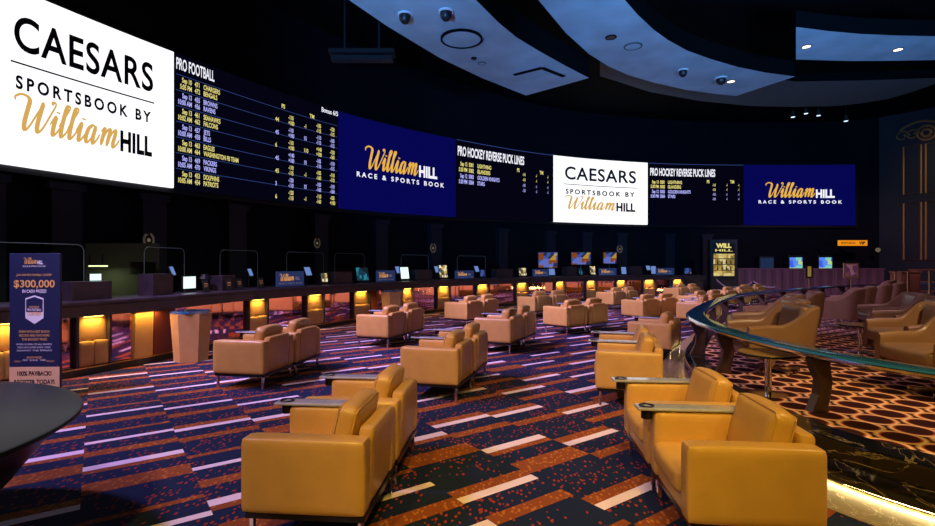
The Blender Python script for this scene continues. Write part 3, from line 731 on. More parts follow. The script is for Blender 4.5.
# round black table, front left
r = thing('round_table', 'large round black glass table at the lower left corner', 'table', (-3.46, 2.33, 0))
bm = bmesh.new(); lathe(bm, [(0, .72), (1.34, .72), (1.36, .727), (1.365, .737), (1.36, .748), (1.345, .753), (0, .753)], 96); link('table_top', bm, principled('black_table_top', (.010, .012, .022), .34, spec=.10), r, True)
bm = bmesh.new(); lathe(bm, [(0, .718), (1.22, .718), (1.20, .60), (1.05, .40), (.75, .22), (.60, .12), (.60, .0), (0, 0)], 64); link('pedestal', bm, M['blackm'], r, True)

# ---------------------------------------------------------------- club armchairs
AW, AD = .76, .72          # width (local y) and depth (local x); the chair looks towards local -x
def make_club_chair():
    r = thing('club_chair', '', 'armchair')
    L = M['leather']
    for s in (-1, 1):
        y0, y1 = (-.38, -.25) if s < 0 else (.25, .38)
        link('arm', soft_box((-.36, y0, .20), (.352, y1, .62), .022, .006, 8), L, r, True)
    m = Matrix.Translation((.36, 0, .2)) @ Matrix.Rotation(.06, 4, 'Y') @ Matrix.Translation((-.36, 0, -.2))
    link('back_frame', soft_box((.25, -.249, .20), (.345, .249, .655), .024, .006, 8, m), L, r, True)
    link('seat_rail', soft_box((-.345, -.249, .20), (.25, .249, .305), .012, 0, 5), L, r, True)
    link('seat_cushion', soft_box((-.375, -.248, .30), (.20, .248, .44), .035, .014, 9), L, r, True)
    m = Matrix.Translation((.14, 0, .425)) @ Matrix.Rotation(.24, 4, 'Y')
    b = link('back_cushion', soft_box((-.07, -.245, .0), (.065, .245, .35), .045, .024, 9, m, (0, 2)), L, r, True)
    bm = bmesh.new(); q = []
    for x in (-.055, .05):
        pts = []
        for cy, cz, a0 in ((.205, .31, 0), (-.205, .31, 90), (-.205, .04, 180), (.205, .04, 270)):
            for k in range(4):
                a = math.radians(a0+k*30); pts.append(m @ Vector((x, cy+.033*math.cos(a), cz+.033*math.sin(a))))
        tube(bm, pts, .005, 5, True)
    link('piping', bm, L, b, True)
    t = link('tablet', soft_box((-.47, .25, .628), (.19, .385, .648), .008, 0, 5), M['tablet'], r, True)
    bm = bmesh.new(); lathe(bm, [(.030, .6485), (.048, .6485), (.050, .652), (.048, .655), (.036, .655), (.034, .650), (.030, .6485)], 20, (-.40, .315)); cyl(bm, (-.40, .315, .565), .036, .062, 20)
    link('cup_holder', bm, M['blackm'], t, True)
    link('tablet_mount', B(((-.30, .28, .618), (.10, .35, .6285))), M['blackm'], r)
    link('base_frame', B(((-.34, -.36, .165), (.35, .36, .20)),), M['blackm'], r)
    for sx in (-.31, .32):
        for sy in (-.335, .335): link('leg', B(((sx-.014, sy-.014, 0), (sx+.014, sy+.014, .165)), bev=.003), M['chrome'], r)
    return r
proto = make_club_chair(); used = [False]
def club_pair(cx, cy, deg, labs, gap=.82, group='tan club armchairs on the striped carpet', tablet=True):
    """cx, cy: near rear top corner of the nearer chair; deg: turn of the row away from straight ahead"""
    a = math.radians(deg)
    wd = Vector((math.sin(a), math.cos(a))); fd = Vector((-math.cos(a), math.sin(a)))   # along the row, and the way they look
    for i, lab in enumerate(labs):
        c = Vector((cx, cy)) + fd*.355 + wd*(AW/2+i*gap)
        o = copy_tree(proto) if used[0] else proto
        used[0] = True
        o.location = (c.x, c.y, 0); o.rotation_euler = (0, 0, -a)
        tag(o, lab, 'armchair', group)
D = 'tan leather armchair '
club_pair(-.565, 2.80, 5, [D+'nearest at bottom left, its plain side facing the camera', D+'directly behind the nearest bottom left one'])
club_pair(1.895, 2.67, 5, [D+'at the bottom right with open seat, beside the marble kerb', D+'just behind the bottom right one with the open seat'])
club_pair(-2.57, 6.42, 10, [D+'nearer of the pair right of the nearer tan bin', D+'farther of the pair right of the nearer tan bin'])
club_pair(-.11, 5.85, 15, [D+'nearer of the pair just behind the bottom left pair', D+'farther of the pair just behind the bottom left pair'])
club_pair(2.13, 5.55, 16, [D+'side on, just behind the bottom right pair', D+'mostly hidden behind the side on one, near the rail nose'])
club_pair(-1.5, 9.65, 21, [D+'nearer of the pair in front of the farther tan bin', D+'farther of the pair in front of the farther tan bin'])
club_pair(.765, 9.0, 24, [D+'nearer of the pair in the exact middle of the room', D+'farther of the pair in the exact middle of the room'])
club_pair(-.01, 12.8, 34, [D+'nearer of the pair facing the seventh amber pillar', D+'farther of the pair facing the seventh amber pillar'])
club_pair(2.22, 11.4, 50, [D+'left of the pair below the small white screen', D+'right of the pair below the small white screen'])
club_pair(3.32, 8.3, 34, [D+'standing alone at the rounded nose of the platform'])
club_pair(4.64, 13.5, 56, [D+'left of the pair left of the rail nose, backs turned', D+'right of the pair left of the rail nose, backs turned'])
club_pair(1.97, 15.0, 50, [D+'left of the far pair facing the ninth amber pillar', D+'right of the far pair facing the ninth amber pillar'])
club_pair(5.0, 17.5, 50, [D+'left of the far pair facing the twelfth amber pillar', D+'right of the far pair facing the twelfth amber pillar'])
club_pair(6.95, 15.4, 55, [D+'left of the pair over the left tip of the blue rail', D+'right of the pair over the left tip of the blue rail'])
club_pair(8.44, 20.4, 55, [D+'left of the farthest pair by the end of the counter', D+'right of the farthest pair by the end of the counter'])
club_pair(5.95, 12.75, 40, [D+'nearer of the pair seen through the rail struts', D+'farther of the pair seen through the rail struts'])
club_pair(9.1, 18.0, 60, [D+'left of the pair behind the rail, below the rope', D+'right of the pair behind the rail, below the rope'])
club_pair(10.9, 20.2, 62, [D+'left of the pair nearest the purple partition', D+'right of the pair nearest the purple partition'])

# ---------------------------------------------------------------- raised platform
def kpoly(path, off, d0, d1, step=.2):
    n = int((d1-d0)/step); return [path.off(d0+(d1-d0)*i/n, off) for i in range(n+1)]
bm = bmesh.new()
pts = kpoly(KERB, .27, 0, KERB.L) + [Vector((29.5, 22)), Vector((29.5, 12)), Vector((29.5, -2)), Vector((9.4, -2))]
lo = [bm.verts.new((p.x, p.y, 0.004)) for p in pts]; hi = [bm.verts.new((p.x, p.y, PH)) for p in pts]
bm.faces.new(hi); bm.faces.new(lo[::-1])
for i in range(len(pts)): j = (i+1) % len(pts); bm.faces.new((lo[i], lo[j], hi[j], hi[i]))
bmesh.ops.triangulate(bm, faces=[f for f in bm.faces if len(f.verts) > 4])
o = link('platform', bm, M['ring']); struct(o)
o = link('kerb', sweep(KERB, 0, KERB.L, [(0, .04), (0, PH-.012), (.012, PH+.004), (.262, PH+.004), (.262, .006), (.06, .006), (.06, .05), (.02, .05), (.02, .04)], .12), M['marble'], None, True); tag(o, 'black veined marble kerb edging the raised platform', 'kerb'); struct(o)
o = link('ledge', sweep(KERB, 0, KERB.L, [(-.40, 0.001), (-.40, .004), (.058, .004), (.058, .001)], .12), M['marble_gold']); struct(o)
o = link('led_strip', sweep(KERB, .1, KERB.L-.1, [(.044, .022), (.044, .038), (.056, .038), (.056, .022)], .15), M['led_strip']); tag(o, 'glowing warm light strip under the marble kerb', 'light strip'); struct(o)

# rail and its bent struts
r = thing('balustrade', 'glossy blue curved rail on bent bronze struts around the raised platform', 'railing')
sec = [(0, .81), (0, .836), (.012, .848), (.03, .852), (.24, .852), (.258, .848), (.27, .836), (.27, .81), (.24, .79), (.03, .79)]
link('hand_rail', sweep(RAIL, 0, RAIL.L, sec, .1), M['rail'], r, True)
link('edge_strip', sweep(RAIL, 0, RAIL.L, [(-.006, .815), (-.006, .832), (0, .838), (0, .81)], .1), M['chrome'], r, True)
def rail_run(Yt):                                   # run at which the near branch reaches depth Yt
    return min((RAIL.s[i] for i in range(len(RAIL.p)) if abs(RAIL.p[i][1]-Yt) < .12), default=0)
runs = [rail_run(4.5)-3.4, rail_run(4.5)-1.7, rail_run(4.5), rail_run(6.05), rail_run(7.25)]
while runs[-1] < RAIL.L-5: runs.append(runs[-1]+1.65)
def strut_mesh():
    bm = bmesh.new(); pr = [(.02, .79, .18), (.05, .70, .15), (.10, .60, .12), (.085, .48, .12), (.04, .38, .14), (.02, PH+.004, .17)]
    rings = []
    for x, z, w in pr:
        rings.append([bm.verts.new((sx, x+sy, z)) for sx, sy in ((-.04, 0), (.04, 0), (.04, w), (-.04, w))])
    for a, b in zip(rings, rings[1:]):
        for j in range(4): bm.faces.new((a[j], a[(j+1) % 4], b[(j+1) % 4], b[j]))
    bm.faces.new(rings[0]); bm.faces.new(rings[-1][::-1]); return bm
first = None; n = 0
for dd in runs:
    if dd > .3:
        p = RAIL.at(dd); t = RAIL.tan(dd)
        if first is None: first = link('strut', strut_mesh(), M['bronze'], r); o = first
        else: o = first.copy(); col.objects.link(o)
        # local +y must point to the right of travel (into the platform)
        nn = RAIL.nor(dd); o.location = (p[0], p[1], 0); o.rotation_euler = (0, 0, math.atan2(nn.y, nn.x)-PI/2)

# ---------------------------------------------------------------- swivel tub chairs
def make_tub():
    r = thing('swivel_chair', '', 'armchair'); L = M['leather_brown']
    bm = bmesh.new(); ns = 34; rings = []
    for i in range(ns+1):
        t = i/ns; a = (t-.5)*2                               # -1 front of one arm .. +1 front of the other
        s = abs(a); sg = 1 if a > 0 else -1
        if s < .55:
            th = s/.55*PI/2; cx, cy = .05+.34*math.cos(th)**.75, .40*math.sin(th)**.75*sg
            nx, ny = math.cos(th), math.sin(th)*sg
        else:
            u = (s-.55)/.45; cx, cy = .05-.44*u, (.40+.015*u)*sg; nx, ny = 0, sg
        k = 1-min(1, max(0, (s-.34)/.30)); k = k*k*(3-2*k)
        top = .57+.22*k - .02*max(0, s-.8)/.2
        lean = .07*k; th_ = .085
        prof = [(-.03, .20), (.0, .30), (lean*.8, top-.06), (lean*.8+.0, top-.02), (lean*.8-.02, top), (lean-.06, top+.004), (lean-.085, top-.02), (lean-.09, top-.06), (-.085, .42), (-.085, .24)]
        rings.append([bm.verts.new((cx+nx*o, cy+ny*o, z)) for o, z in prof])
    m = len(rings[0])
    for a, b in zip(rings, rings[1:]):
        for j in range(m): bm.faces.new((a[j], a[(j+1) % m], b[(j+1) % m], b[j]))
    bm.faces.new(rings[0]); bm.faces.new(rings[-1][::-1])
    link('shell', bm, L, r, True)
    link('seat_cushion', soft_box((-.42, -.325, .30), (.27, .325, .46), .05, .02, 9), L, r, True)
    link('seat_base', soft_box((-.36, -.325, .20), (.27, .325, .30), .03, 0, 5), L, r, True)
    m = Matrix.Translation((.22, 0, .44)) @ Matrix.Rotation(.2, 4, 'Y'); link('back_cushion', soft_box((-.07, -.27, .0), (.05, .27, .34), .04, .02, 8, m, (0,)), L, r, True)
    bm = bmesh.new(); cyl(bm, (0, 0, .05), .035, .15, 16); link('column', bm, M['chrome'], r, True)
    for k in range(5):
        a = 2*PI*k/5; bm = bmesh.new(); box(bm, (.02, -.025, .012), (.30, .025, .05), .008, 1, Matrix.Rotation(a, 4, 'Z')); box(bm, (.265, -.02, 0), (.30, .02, .012), 0, 1, Matrix.Rotation(a, 4, 'Z'))
        link('foot', bm, M['chrome'], r)
    return r
tub = make_tub(); tu = [False]
def place_tub(x, y, deg, lab):
    o = copy_tree(tub) if tu[0] else tub
    tu[0] = True
    o.location = (x, y, PH+.001); o.rotation_euler = (0, 0, math.radians(deg)); tag(o, lab, 'armchair', 'brown swivel chairs on the raised platform')
T = 'brown leather swivel chair '
for x, y, a, lab in [(3.64, 6.1, -10, 'nearest on the platform, next to the small round table'), (4.18, 7.05, -14, 'just behind the nearest one on the platform'),
                     (4.9, 8.2, -25, 'left one of the second platform pair'), (5.7, 8.9, -30, 'right one of the second platform pair'),
                     (7.40, 10.2, -34, 'nearest of the dark row in mid platform, back turned'), (8.35, 11.1, -38, 'second of the dark row in mid platform'),
                     (9.6, 12.2, -42, 'third of the dark row in mid platform'), (10.75, 13.2, -44, 'fourth of the dark row in mid platform'),
                     (4.66, 4.95, -4, 'nearest of the right column, cut by the frame edge'), (5.50, 6.2, -8, 'second of the right column, cut by the frame edge'),
                     (6.45, 7.35, -18, 'third of the right column, cut by the frame edge'), (7.1, 8.5, -22, 'farthest of the right column at the frame edge'),
                     (12.2, 15.2, -46, 'far off behind the dark row near the brass posts')]:
    place_tub(x, y, a, T+lab)
def make_rtable():
    r = thing('side_table', '', 'table')
    bm = bmesh.new(); lathe(bm, [(0, .385), (.255, .385), (.265, .392), (.268, .40), (.262, .41), (0, .412)], 40); link('table_top', bm, M['amber_top'], r, True)
    bm = bmesh.new(); lathe(bm, [(.266, .386), (.272, .390), (.274, .40), (.270, .409), (.266, .406), (.266, .386)], 40); link('edge_band', bm, M['blackm'], r, True)
    bm = bmesh.new(); cyl(bm, (0, 0, .02), .03, .364, 20); link('column', bm, M['chrome'], r, True)
    bm = bmesh.new(); lathe(bm, [(0, 0), (.17, 0), (.17, .008), (.05, .02), (0, .021)], 32); link('base', bm, M['chrome'], r, True)
    return r
rt = make_rtable(); tabs = [(2.93, 4.97, 'small round side table on a chrome column right behind the nearest rail'), (4.62, 4.1, 'small round side table cut by the right frame edge'), (5.6, 7.28, 'small round side table between chairs of the right column'), (8.15, 8.9, 'small round side table right of the dark row of swivel chairs')]
for i, (x, y, lab) in enumerate(tabs):
    o = rt if i == 0 else copy_tree(rt); o.location = (x, y, PH+.001); tag(o, lab, 'table', 'round side tables on the platform')

# ---------------------------------------------------------------- far right background
def at_depth(px, py, Yd): return Vector(((px-CX)/F*Yd, Yd, EYE+(HY-py)/F*Yd))
# purple ribbed low wall
a, b = at_depth(738, 0, 25.6), at_depth(884, 0, 25.0)
r = thing('ribbed_wall', 'long low purple ribbed partition behind the platform at the far right', 'partition', (a.x, a.y, 0), math.atan2(b.y-a.y, b.x-a.x)); w = (b-a).xy.length
bm = bmesh.new(); n = int(w/.16)
for i in range(n): box(bm, (i*w/n+.006, 0, 0), ((i+1)*w/n-.006, .12, 1.33))
link('slats', bm, M['ribwall'], r); link('cap', B(((-.03, -.04, 1.33), (w+.03, .16, 1.39)), bev=.01), principled('purple_cap', (.22, .10, .15), .35), r)
# machines
for px, lab in ((796, 'left one of two gaming machines with blue green screens behind the purple partition'), (825.5, 'right one of two gaming machines with blue green screens behind the purple partition')):
    p = at_depth(px, 0, 26.4); r = thing('gaming_machine', lab, 'machine', (p.x, p.y, 0), 0, 'gaming machines')
    link('cabinet', B(((-.38, 0, 0), (.38, .5, 2.05)), ((-.38, -.12, 0), (.38, 0, .9)), bev=.02), M['black'], r)
    link('display', B(((-.33, -.01, 1.30), (.33, -.004, 1.94))), M['slot'], r)
p = at_depth(767, 0, 26.4); r = thing('gaming_machine', 'dim gaming machine left of the two bright ones', 'machine', (p.x, p.y, 0), 0, None)
link('cabinet', B(((-.38, 0, 0), (.38, .5, 2.0)), bev=.02), M['black'], r); link('display', B(((-.34, -.01, 1.40), (.34, -.004, 1.92))), emission('dim_blue', (.012, .025, .07), 1), r)
# orange sign
p = at_depth(852.5, 243, 26.2)
r = thing('hanging_sign', 'glowing orange strip sign hanging right under the last navy screen', 'sign', (p.x, p.y, p.z))
link('box', B(((-.78, 0, -.16), (.78, .1, .16)), bev=.02), M['black'], r); link('face', B(((-.76, -.008, -.14), (.76, -.002, .14))), M['orange_e'], r)
flat('lettering', [write('SPORTS BOOK', -.6, -.05, .10, .75, .02), write('VIP', .32, -.07, .14, .32, .05)], lambda a, b: Vector((a, -.012, b)), M['ink'], r)
link('wall_mount', B(((-.6, .1, -.05), (-.5, 1.2, .05)), ((.5, .1, -.05), (.6, 1.2, .05))), M['black'], r)
# framed sign on stand and small dark sign
def frame_sign(px, y0, y1, w, h, Yd, lab, mat, inner):
    p = at_depth(px, 0, Yd); z1 = EYE+(HY-y0)/F*Yd; z0 = EYE+(HY-y1)/F*Yd
    r = thing('framed_sign', lab, 'sign', (p.x, p.y, PH if Yd < 20 else 0), 0)
    b = r.location.z; z0 -= b; z1 -= b
    link('frame', B(((-w/2, 0, z0), (w/2, .04, z0+.05)), ((-w/2, 0, z1-.05), (w/2, .04, z1)), ((-w/2, 0, z0+.05), (-w/2+.05, .04, z1-.05)), ((w/2-.05, 0, z0+.05), (w/2, .04, z1-.05))), mat, r)
    link('picture', B(((-w/2+.05, .01, z0+.05), (w/2-.05, .03, z1-.05))), inner, r)
    bm = bmesh.new(); cyl(bm, (0, .02, 0), .02, z0, 12); cyl(bm, (0, .02, 0), .16, .02, 20); link('stand', bm, M['gold'], r, True)
frame_sign(851.5, 263, 278, .5, .5, 17.0, 'square framed sign with a pink centre on a stand beyond the dark swivel chairs', M['dullgold'], screen_glow('pink_picture', [(.10, .03, .05), (.2, .07, .1), (.06, .02, .05)], 6, .9))
frame_sign(809.5, 265, 278, .24, .5, 18.5, 'narrow dark sign with yellow face on a stand left of the square framed sign', M['blackm'], emission('yellow_sign', (.22, .15, .03), 1))
# brass posts and brown barrier
for px, lab in ((895, 'brass post left of the brown cabinet at the right'), (908, 'brass post in front of the brown cabinet at the right'), (929.5, 'brass post nearest the right frame edge')):
    p = at_depth(px, 0, 17.0); o = thing('brass_post', lab, 'post', (p.x, p.y, PH), 0, 'brass posts')
    bm = bmesh.new(); cyl(bm, (0, 0, 0), .15, .02, 24); cyl(bm, (0, 0, .02), .035, .94, 14); link('pole', bm, M['gold'], o, True)
    bm = bmesh.new(); bmesh.ops.create_uvsphere(bm, u_segments=12, v_segments=8, radius=.05, matrix=Matrix.Translation((0, 0, .99))); link('finial', bm, M['gold'], o, True)
p = at_depth(911, 0, 18.5); o = link('wooden_cabinet', B(((-.35, 0, 0), (.35, .5, .95)), ((-.38, -.03, .95), (.38, .53, 1.0)), ((-.28, -.02, .1), (.28, 0, .85)), bev=.01), principled('brown_wood', (.16, .06, .025), .45)); o.location = (p.x, p.y, PH+.001); tag(o, 'waist high brown wooden cabinet behind the brass posts', 'cabinet')
p = at_depth(938, 0, 21.3); r = thing('display_shelf', 'brown shelving unit at the right frame edge beyond the brass posts', 'shelves', (p.x, p.y, PH+.001))
link('boards', B(((-.9, 0, 0), (-.85, .4, 1.0)), ((.85, 0, 0), (.9, .4, 1.0)), ((-.85, 0, .1), (.85, .4, .14)), ((-.85, 0, .5), (.85, .4, .54)), ((-.9, 0, 1.0), (.9, .4, 1.05))), principled('shelf_wood', (.18, .07, .03), .45), r)
# lit kiosk with shelves
p = at_depth(724, 0, 25.0)
r = thing('lit_kiosk', 'tall kiosk with yellow lit shelves standing at the right end of the counter', 'kiosk', (p.x, p.y, 0), -.15)
link('cabinet', B(((-.62, .02, 0), (.62, .5, 2.8)),), M['black'], r)
link('lit_back', B(((-.48, .0, 1.0), (.48, .015, 2.10))), M['kiosk'], r)
link('shelf', B(*[((-.5, -.2, z), (.5, -.0, z+.035)) for z in (.98, 1.28, 1.56, 1.84, 2.12)], ), M['black'], r)
link('header', B(((-.5, -.04, 2.16), (.5, .015, 2.62))), M['blackm'], r)
flat('header_lettering', [write('WILL', -.38, 2.40, .2, .7, .06), write('HILL', -.42, 2.22, .10, .8, .03)], lambda a, b: Vector((a, -.045, b)), M['ytext_e'], r)
for i in range(8):
    o = link('bottle', (lambda bm: (lathe(bm, [(0, 0), (.03, 0), (.03, .12), (.012, .17), (.012, .2), (0, .2)], 10), bm)[1])(bmesh.new()), M['black']); 
    row, k_ = divmod(i, 4); o.location = (p.x+(-.32+k_*.2)*math.cos(-.15)+.1*math.sin(-.15), p.y+(-.32+k_*.2)*math.sin(-.15)-.1*math.cos(-.15), 1.316+row*.28); tag(o, 'small dark bottle on the %s lit shelf of the kiosk' % ('lower middle' if row == 0 else 'upper middle'), 'bottle', 'bottles in the lit kiosk')
# swagged chain on posts
a, c_, e = at_depth(716, 279, 23.4), at_depth(753, 281, 22.6), at_depth(762, 290, 22.2)
r = thing('rope_barrier', 'pale rope swagged between thin posts in front of the lit kiosk', 'rope barrier')
def swag(p, q, s): return [p.lerp(q, t/14)-Vector((0, 0, s*4*(t/14)*(1-t/14))) for t in range(15)]
bm = bmesh.new(); tube(bm, swag(a, c_, .42), .028, 6); tube(bm, swag(c_, at_depth(775, 287, 21.8), .1), .028, 6); link('rope', bm, principled('pale_rope', (.35, .25, .25), .6), r, True)
for q in (a, c_):
    bm = bmesh.new(); cyl(bm, (q.x, q.y, 0), .03, q.z+.02, 10); cyl(bm, (q.x, q.y, 0), .15, .02, 20); link('post', bm, M['blackm'], r, True)

# ornate wall panelling on the right
d0, d1 = RW.find(897), RW.find(940)
def rwp(px, z, o):
    d = RW.find(px); q = RW.off(d, o); return Vector((q.x, q.y, z))
def zpy(px, py):
    d = RW.find(px); q = RW.at(d); return EYE+(HY-py)/F*q[1]
k = 30
for (a, b, y0, y1) in ((904, 921, 146, 194), (926, 944, 146, 194), (904, 921, 203, 260), (926, 944, 203, 260)):
    bm = bmesh.new(); za, zb = zpy(912, y1), zpy(912, y0)
    P = [rwp(a, za, .05), rwp(b, za, .05), rwp(b, zb, .05), rwp(a, zb, .05)]
    tube(bm, P, .05, 6, True)
    o = struct(link('trim_%d' % k, bm, M['dullgold'])); k += 1
r = thing('wall_ornament', 'brass scrolled rosette crowning the dark panelled wall at the right edge', 'ornament')
bm = bmesh.new(); c_ = rwp(927, zpy(927, 133), .12)
for R_, tr in ((.36, .06), (.18, .07)):
    tube(bm, [c_+Vector((R_*math.cos(t*PI/12)*.8, -R_*math.cos(t*PI/12)*.6, R_*math.sin(t*PI/12))) for t in range(24)], tr, 6, True)
link('rosette', bm, M['dullgold'], r, True)
for s, dx in ((1, -14), (1, -24)):
    bm = bmesh.new(); cc = rwp(927+dx, zpy(927, 133), .1); pts = [cc+Vector((.8, -.6, 0))*(.3*math.cos(t*.5)*(1-t/22))+Vector((0, 0, .3*math.sin(t*.5)*(1-t/22))) for t in range(16)]
    tube(bm, pts, .045, 6); link('scroll', bm, M['dullgold'], r, True)
bm = bmesh.new(); tube(bm, [rwp(px, zpy(px, 121+ (px-927)**2*.014), .08) for px in range(900, 946, 4)], .06, 6); link('arch', bm, M['dullgold'], r, True)
o = link('wall_lamp', (lambda bm: (lathe(bm, [(0, -.12), (.08, -.08), (.12, .0), (.08, .10), (0, .12)], 12), bm)[1])(bmesh.new()), M['sconce_lamp'], None, True); o.location = at_depth(878, 250, 26.6); tag(o, 'tiny warm wall lamp right of the orange strip sign', 'lamp')

# ---------------------------------------------------------------- ceiling panels
def slab(name, pts, z, th, label, mat=None, side=None):
    bm = bmesh.new(); P = [G(px, py, z) for px, py in pts]
    lo = [bm.verts.new((x, y, z)) for x, y in P]; hi = [bm.verts.new((x, y, z+th)) for x, y in P]
    bm.faces.new(lo)
    for i in range(len(P)): j = (i+1) % len(P); bm.faces.new((lo[i], lo[j], hi[j], hi[i]))
    bm.faces.new(hi[::-1])
    o = link(name, bm, mat or M['cloud']); o.data.materials.append(side or M['ceil'])
    for p in o.data.polygons:
        if abs(p.normal.z) < .5 or p.center.z > z+th/2: p.material_index = 1
    tag(o, label, 'ceiling panel'); struct(o)
    return o
def smooth(pts, n=5):
    P = Path([G(px, py, 7) for px, py in pts], 1); out = []
    return pts
slab('trim_50', [(190, -140), (275, -60), (318, -26), (349, 0), (388.5, 27), (440, 58), (482, 78), (526, 95.5), (589, 78), (564, 65), (539, 51), (516, 37), (498, 22), (476, 0), (440, -45), (395, -140)], 7.0, .62, 'big blue lit curved ceiling panel at the top centre')
slab('trim_51', [(455, -120), (500, -50), (540, 2), (566, 33), (589, 54), (608, 66), (628, 75), (655, 83), (687, 90), (712, 93.5), (736, 96), (795, 76.5), (765, 72.5), (738, 67), (712, 59.5), (687, 50.5), (668, 40), (654, 30), (637, 14), (625, 0), (600, -50), (580, -120)], 7.4, .5, 'blue lit curved ceiling panel right of the big one')
slab('trim_52', [(796, 27), (828, 31), (861, 34), (897, 35.5), (935, 36.3), (1000, 36), (1000, 58), (935, 60), (890, 60.8), (849, 61), (796, 59.5)], 7.2, .4, 'blue lit ceiling panel at the top right edge')
slab('trim_53', [(600, 50), (700, 68), (795, 81.5), (860, 80.5), (935, 78), (1010, 74), (1010, 74.5), (935, 84), (912, 92), (888, 99), (860, 103.5), (836, 106), (795, 107), (750, 106), (700, 101), (650, 92), (600, 76)], 8.1, .3, 'dim grey curved ceiling section behind the blue panels', M['grey'])
# ceiling fittings
def fitting(px, py, z, r, mat, label, kind='ceiling_light', drop=.03):
    x, y = G(px, py, z); o = thing(kind, label, 'ceiling fitting', (x, y, z-.001), 0)
    if drop < 0:
        bm = bmesh.new(); lathe(bm, [(r, 0), (r, -.06), (r*.9, -.14), (r*.5, -.20), (0, -.22)], 20); link('dome', bm, M['black'], o, True)
        bm = bmesh.new(); lathe(bm, [(r*1.25, 0), (r*1.25, -.03), (r, -.035), (r, 0), (r*1.25, 0)], 20); link('rim', bm, mat, o, True)
    else:
        bm = bmesh.new(); lathe(bm, [(r, 0), (r*1.2, 0), (r*1.2, -.02), (r, -.025), (r, 0)], 24); link('rim', bm, M['ceil'] if mat is M['black'] else M['grey'], o, True)
        bm = bmesh.new(); lathe(bm, [(0, -.004), (r, -.004), (r, -.018), (0, -.018)], 24); link('lens', bm, mat, o, True)
fitting(405, 14, 7.0, .13, M['sign_white'], 'left camera dome on the big blue ceiling panel', 'camera_dome', -1)
fitting(446, 11, 7.0, .13, M['sign_white'], 'right camera dome on the big blue ceiling panel', 'camera_dome', -1)
fitting(474, 58, 7.0, .06, M['black'], 'small dark vent spot low on the big blue ceiling panel', 'ceiling_vent')
fitting(482, 63, 7.0, .09, M['cloud'], 'small pale disc low on the big blue ceiling panel', 'ceiling_disc')
fitting(731, 81, 7.4, .11, M['lamp_w'], 'lit warm ceiling spot at the right end of the second blue panel')
fitting(806.5, 46, 7.2, .10, M['lamp_w'], 'lit ceiling spot at the left of the top right blue panel')
fitting(898, 49, 7.2, .10, M['lamp_w'], 'lit ceiling spot at the right of the top right blue panel')
fitting(683, 70, 7.4, .12, M['sign_white'], 'left black dome on the second blue ceiling panel', 'camera_dome', -1)
fitting(721, 78, 7.4, .15, M['sign_white'], 'black dome beside the lit warm spot on the second blue panel', 'camera_dome', -1)
fitting(611, 37, 7.4, .12, M['black'], 'dark disc on the upper part of the second blue ceiling panel', 'ceiling_vent')
fitting(633, 46, 7.4, .2, M['cloud'], 'pale round speaker on the second blue ceiling panel', 'ceiling_speaker')
for px, py, lab in ((793, 117, 'dim hanging spot, leftmost of the far row under the grey ceiling'), (806, 113.5, 'bright hanging spot, second of the far row'), (818.5, 115.5, 'bright hanging spot, third of the far row'), (846, 121, 'pale hanging spot, rightmost of the far row')):
    p = at_depth(px, py, 24.0); o = thing('hanging_spot', lab, 'lamp', (p.x, p.y, p.z), 0, 'far hanging spots')
    bm = bmesh.new(); lathe(bm, [(0, 0), (.09, 0), (.10, .25), (.04, .3), (0, .3)], 14); link('housing', bm, M['black'], o, True)
    bm = bmesh.new(); lathe(bm, [(0, -.012), (.085, -.012), (.085, -.002), (0, -.002)], 14); link('lens', bm, M['lamp_c'], o, True)
    bm = bmesh.new(); cyl(bm, (0, 0, .3), .015, 9.5-.3-p.z, 8); link('stem', bm, M['black'], o)
x, y = G(461.5, 38, 7.0); o = thing('ceiling_speaker', 'big round flush disc on the big blue ceiling panel', 'speaker', (x, y, 6.999)); bm = bmesh.new(); lathe(bm, [(.46, 0), (.50, 0), (.50, -.05), (.46, -.055), (.46, 0)], 40); link('rim', bm, M['ceil'], o, True); bm = bmesh.new(); lathe(bm, [(0, -.002), (.46, -.002), (.46, -.03), (0, -.03)], 40); link('grille', bm, M['cloud'], o, True)
o = thing('ceiling_slot', 'dark bent slot vent near the right tip of the big blue ceiling panel', 'vent'); bm = bmesh.new()
A_, B_, C_ = [Vector((*G(px, py, 7.0), 6.975)) for px, py in ((514, 74.5), (542, 67.5), (564, 76))]
for q, s in ((A_, B_), (B_, C_)):
    dv = (s-q).normalized(); nv = Vector((-dv.y, dv.x, 0))*.06
    vs = [bm.verts.new(v) for v in (q+nv, q-nv, s-nv, s+nv)]; vt = [bm.verts.new(v.co+Vector((0, 0, .024))) for v in vs]
    bm.faces.new(vs); bm.faces.new(vt[::-1])
    for i in range(4): bm.faces.new((vs[i], vs[(i+1) % 4], vt[(i+1) % 4], vt[i]))
link('slot', bm, M['ceil'], o)
# projector rack in the dark upper left
p = at_depth(361, 48, 14); o = link('lighting_bar', B(((-.9, 0, -.12), (.9, .4, .0)), ((-.85, .05, -.3), (.85, .3, -.17)), ((-.5, .1, 0), (-.45, .15, 9.49-p.z)), ((.45, .1, 0), (.5, .15, 9.49-p.z))), principled('rig', (.012, .014, .02), .5)); o.location = p; tag(o, 'dark equipment bar hanging high left of the big blue ceiling panel', 'rig')

# ================================================================ LIGHT
def aim(o, tgt): o.rotation_euler = (Vector(tgt)-o.location).to_track_quat('-Z', 'Y').to_euler()
def spot(loc, tgt, e, c, ang=60, size=.15, blend=.6):
    L = bpy.data.lights.new('spot', 'SPOT'); L.energy = e; L.color = c; L.spot_size = math.radians(ang); L.spot_blend = blend; L.shadow_soft_size = size
    o = bpy.data.objects.new('unseen_spot', L); col.objects.link(o); o.location = loc; aim(o, tgt); return o  # an unseen spot with no fitting of its own
WARM = (1, .71, .09); LAV = (.78, .56, 1.3); BLUE = (.11, .42, 1.0)
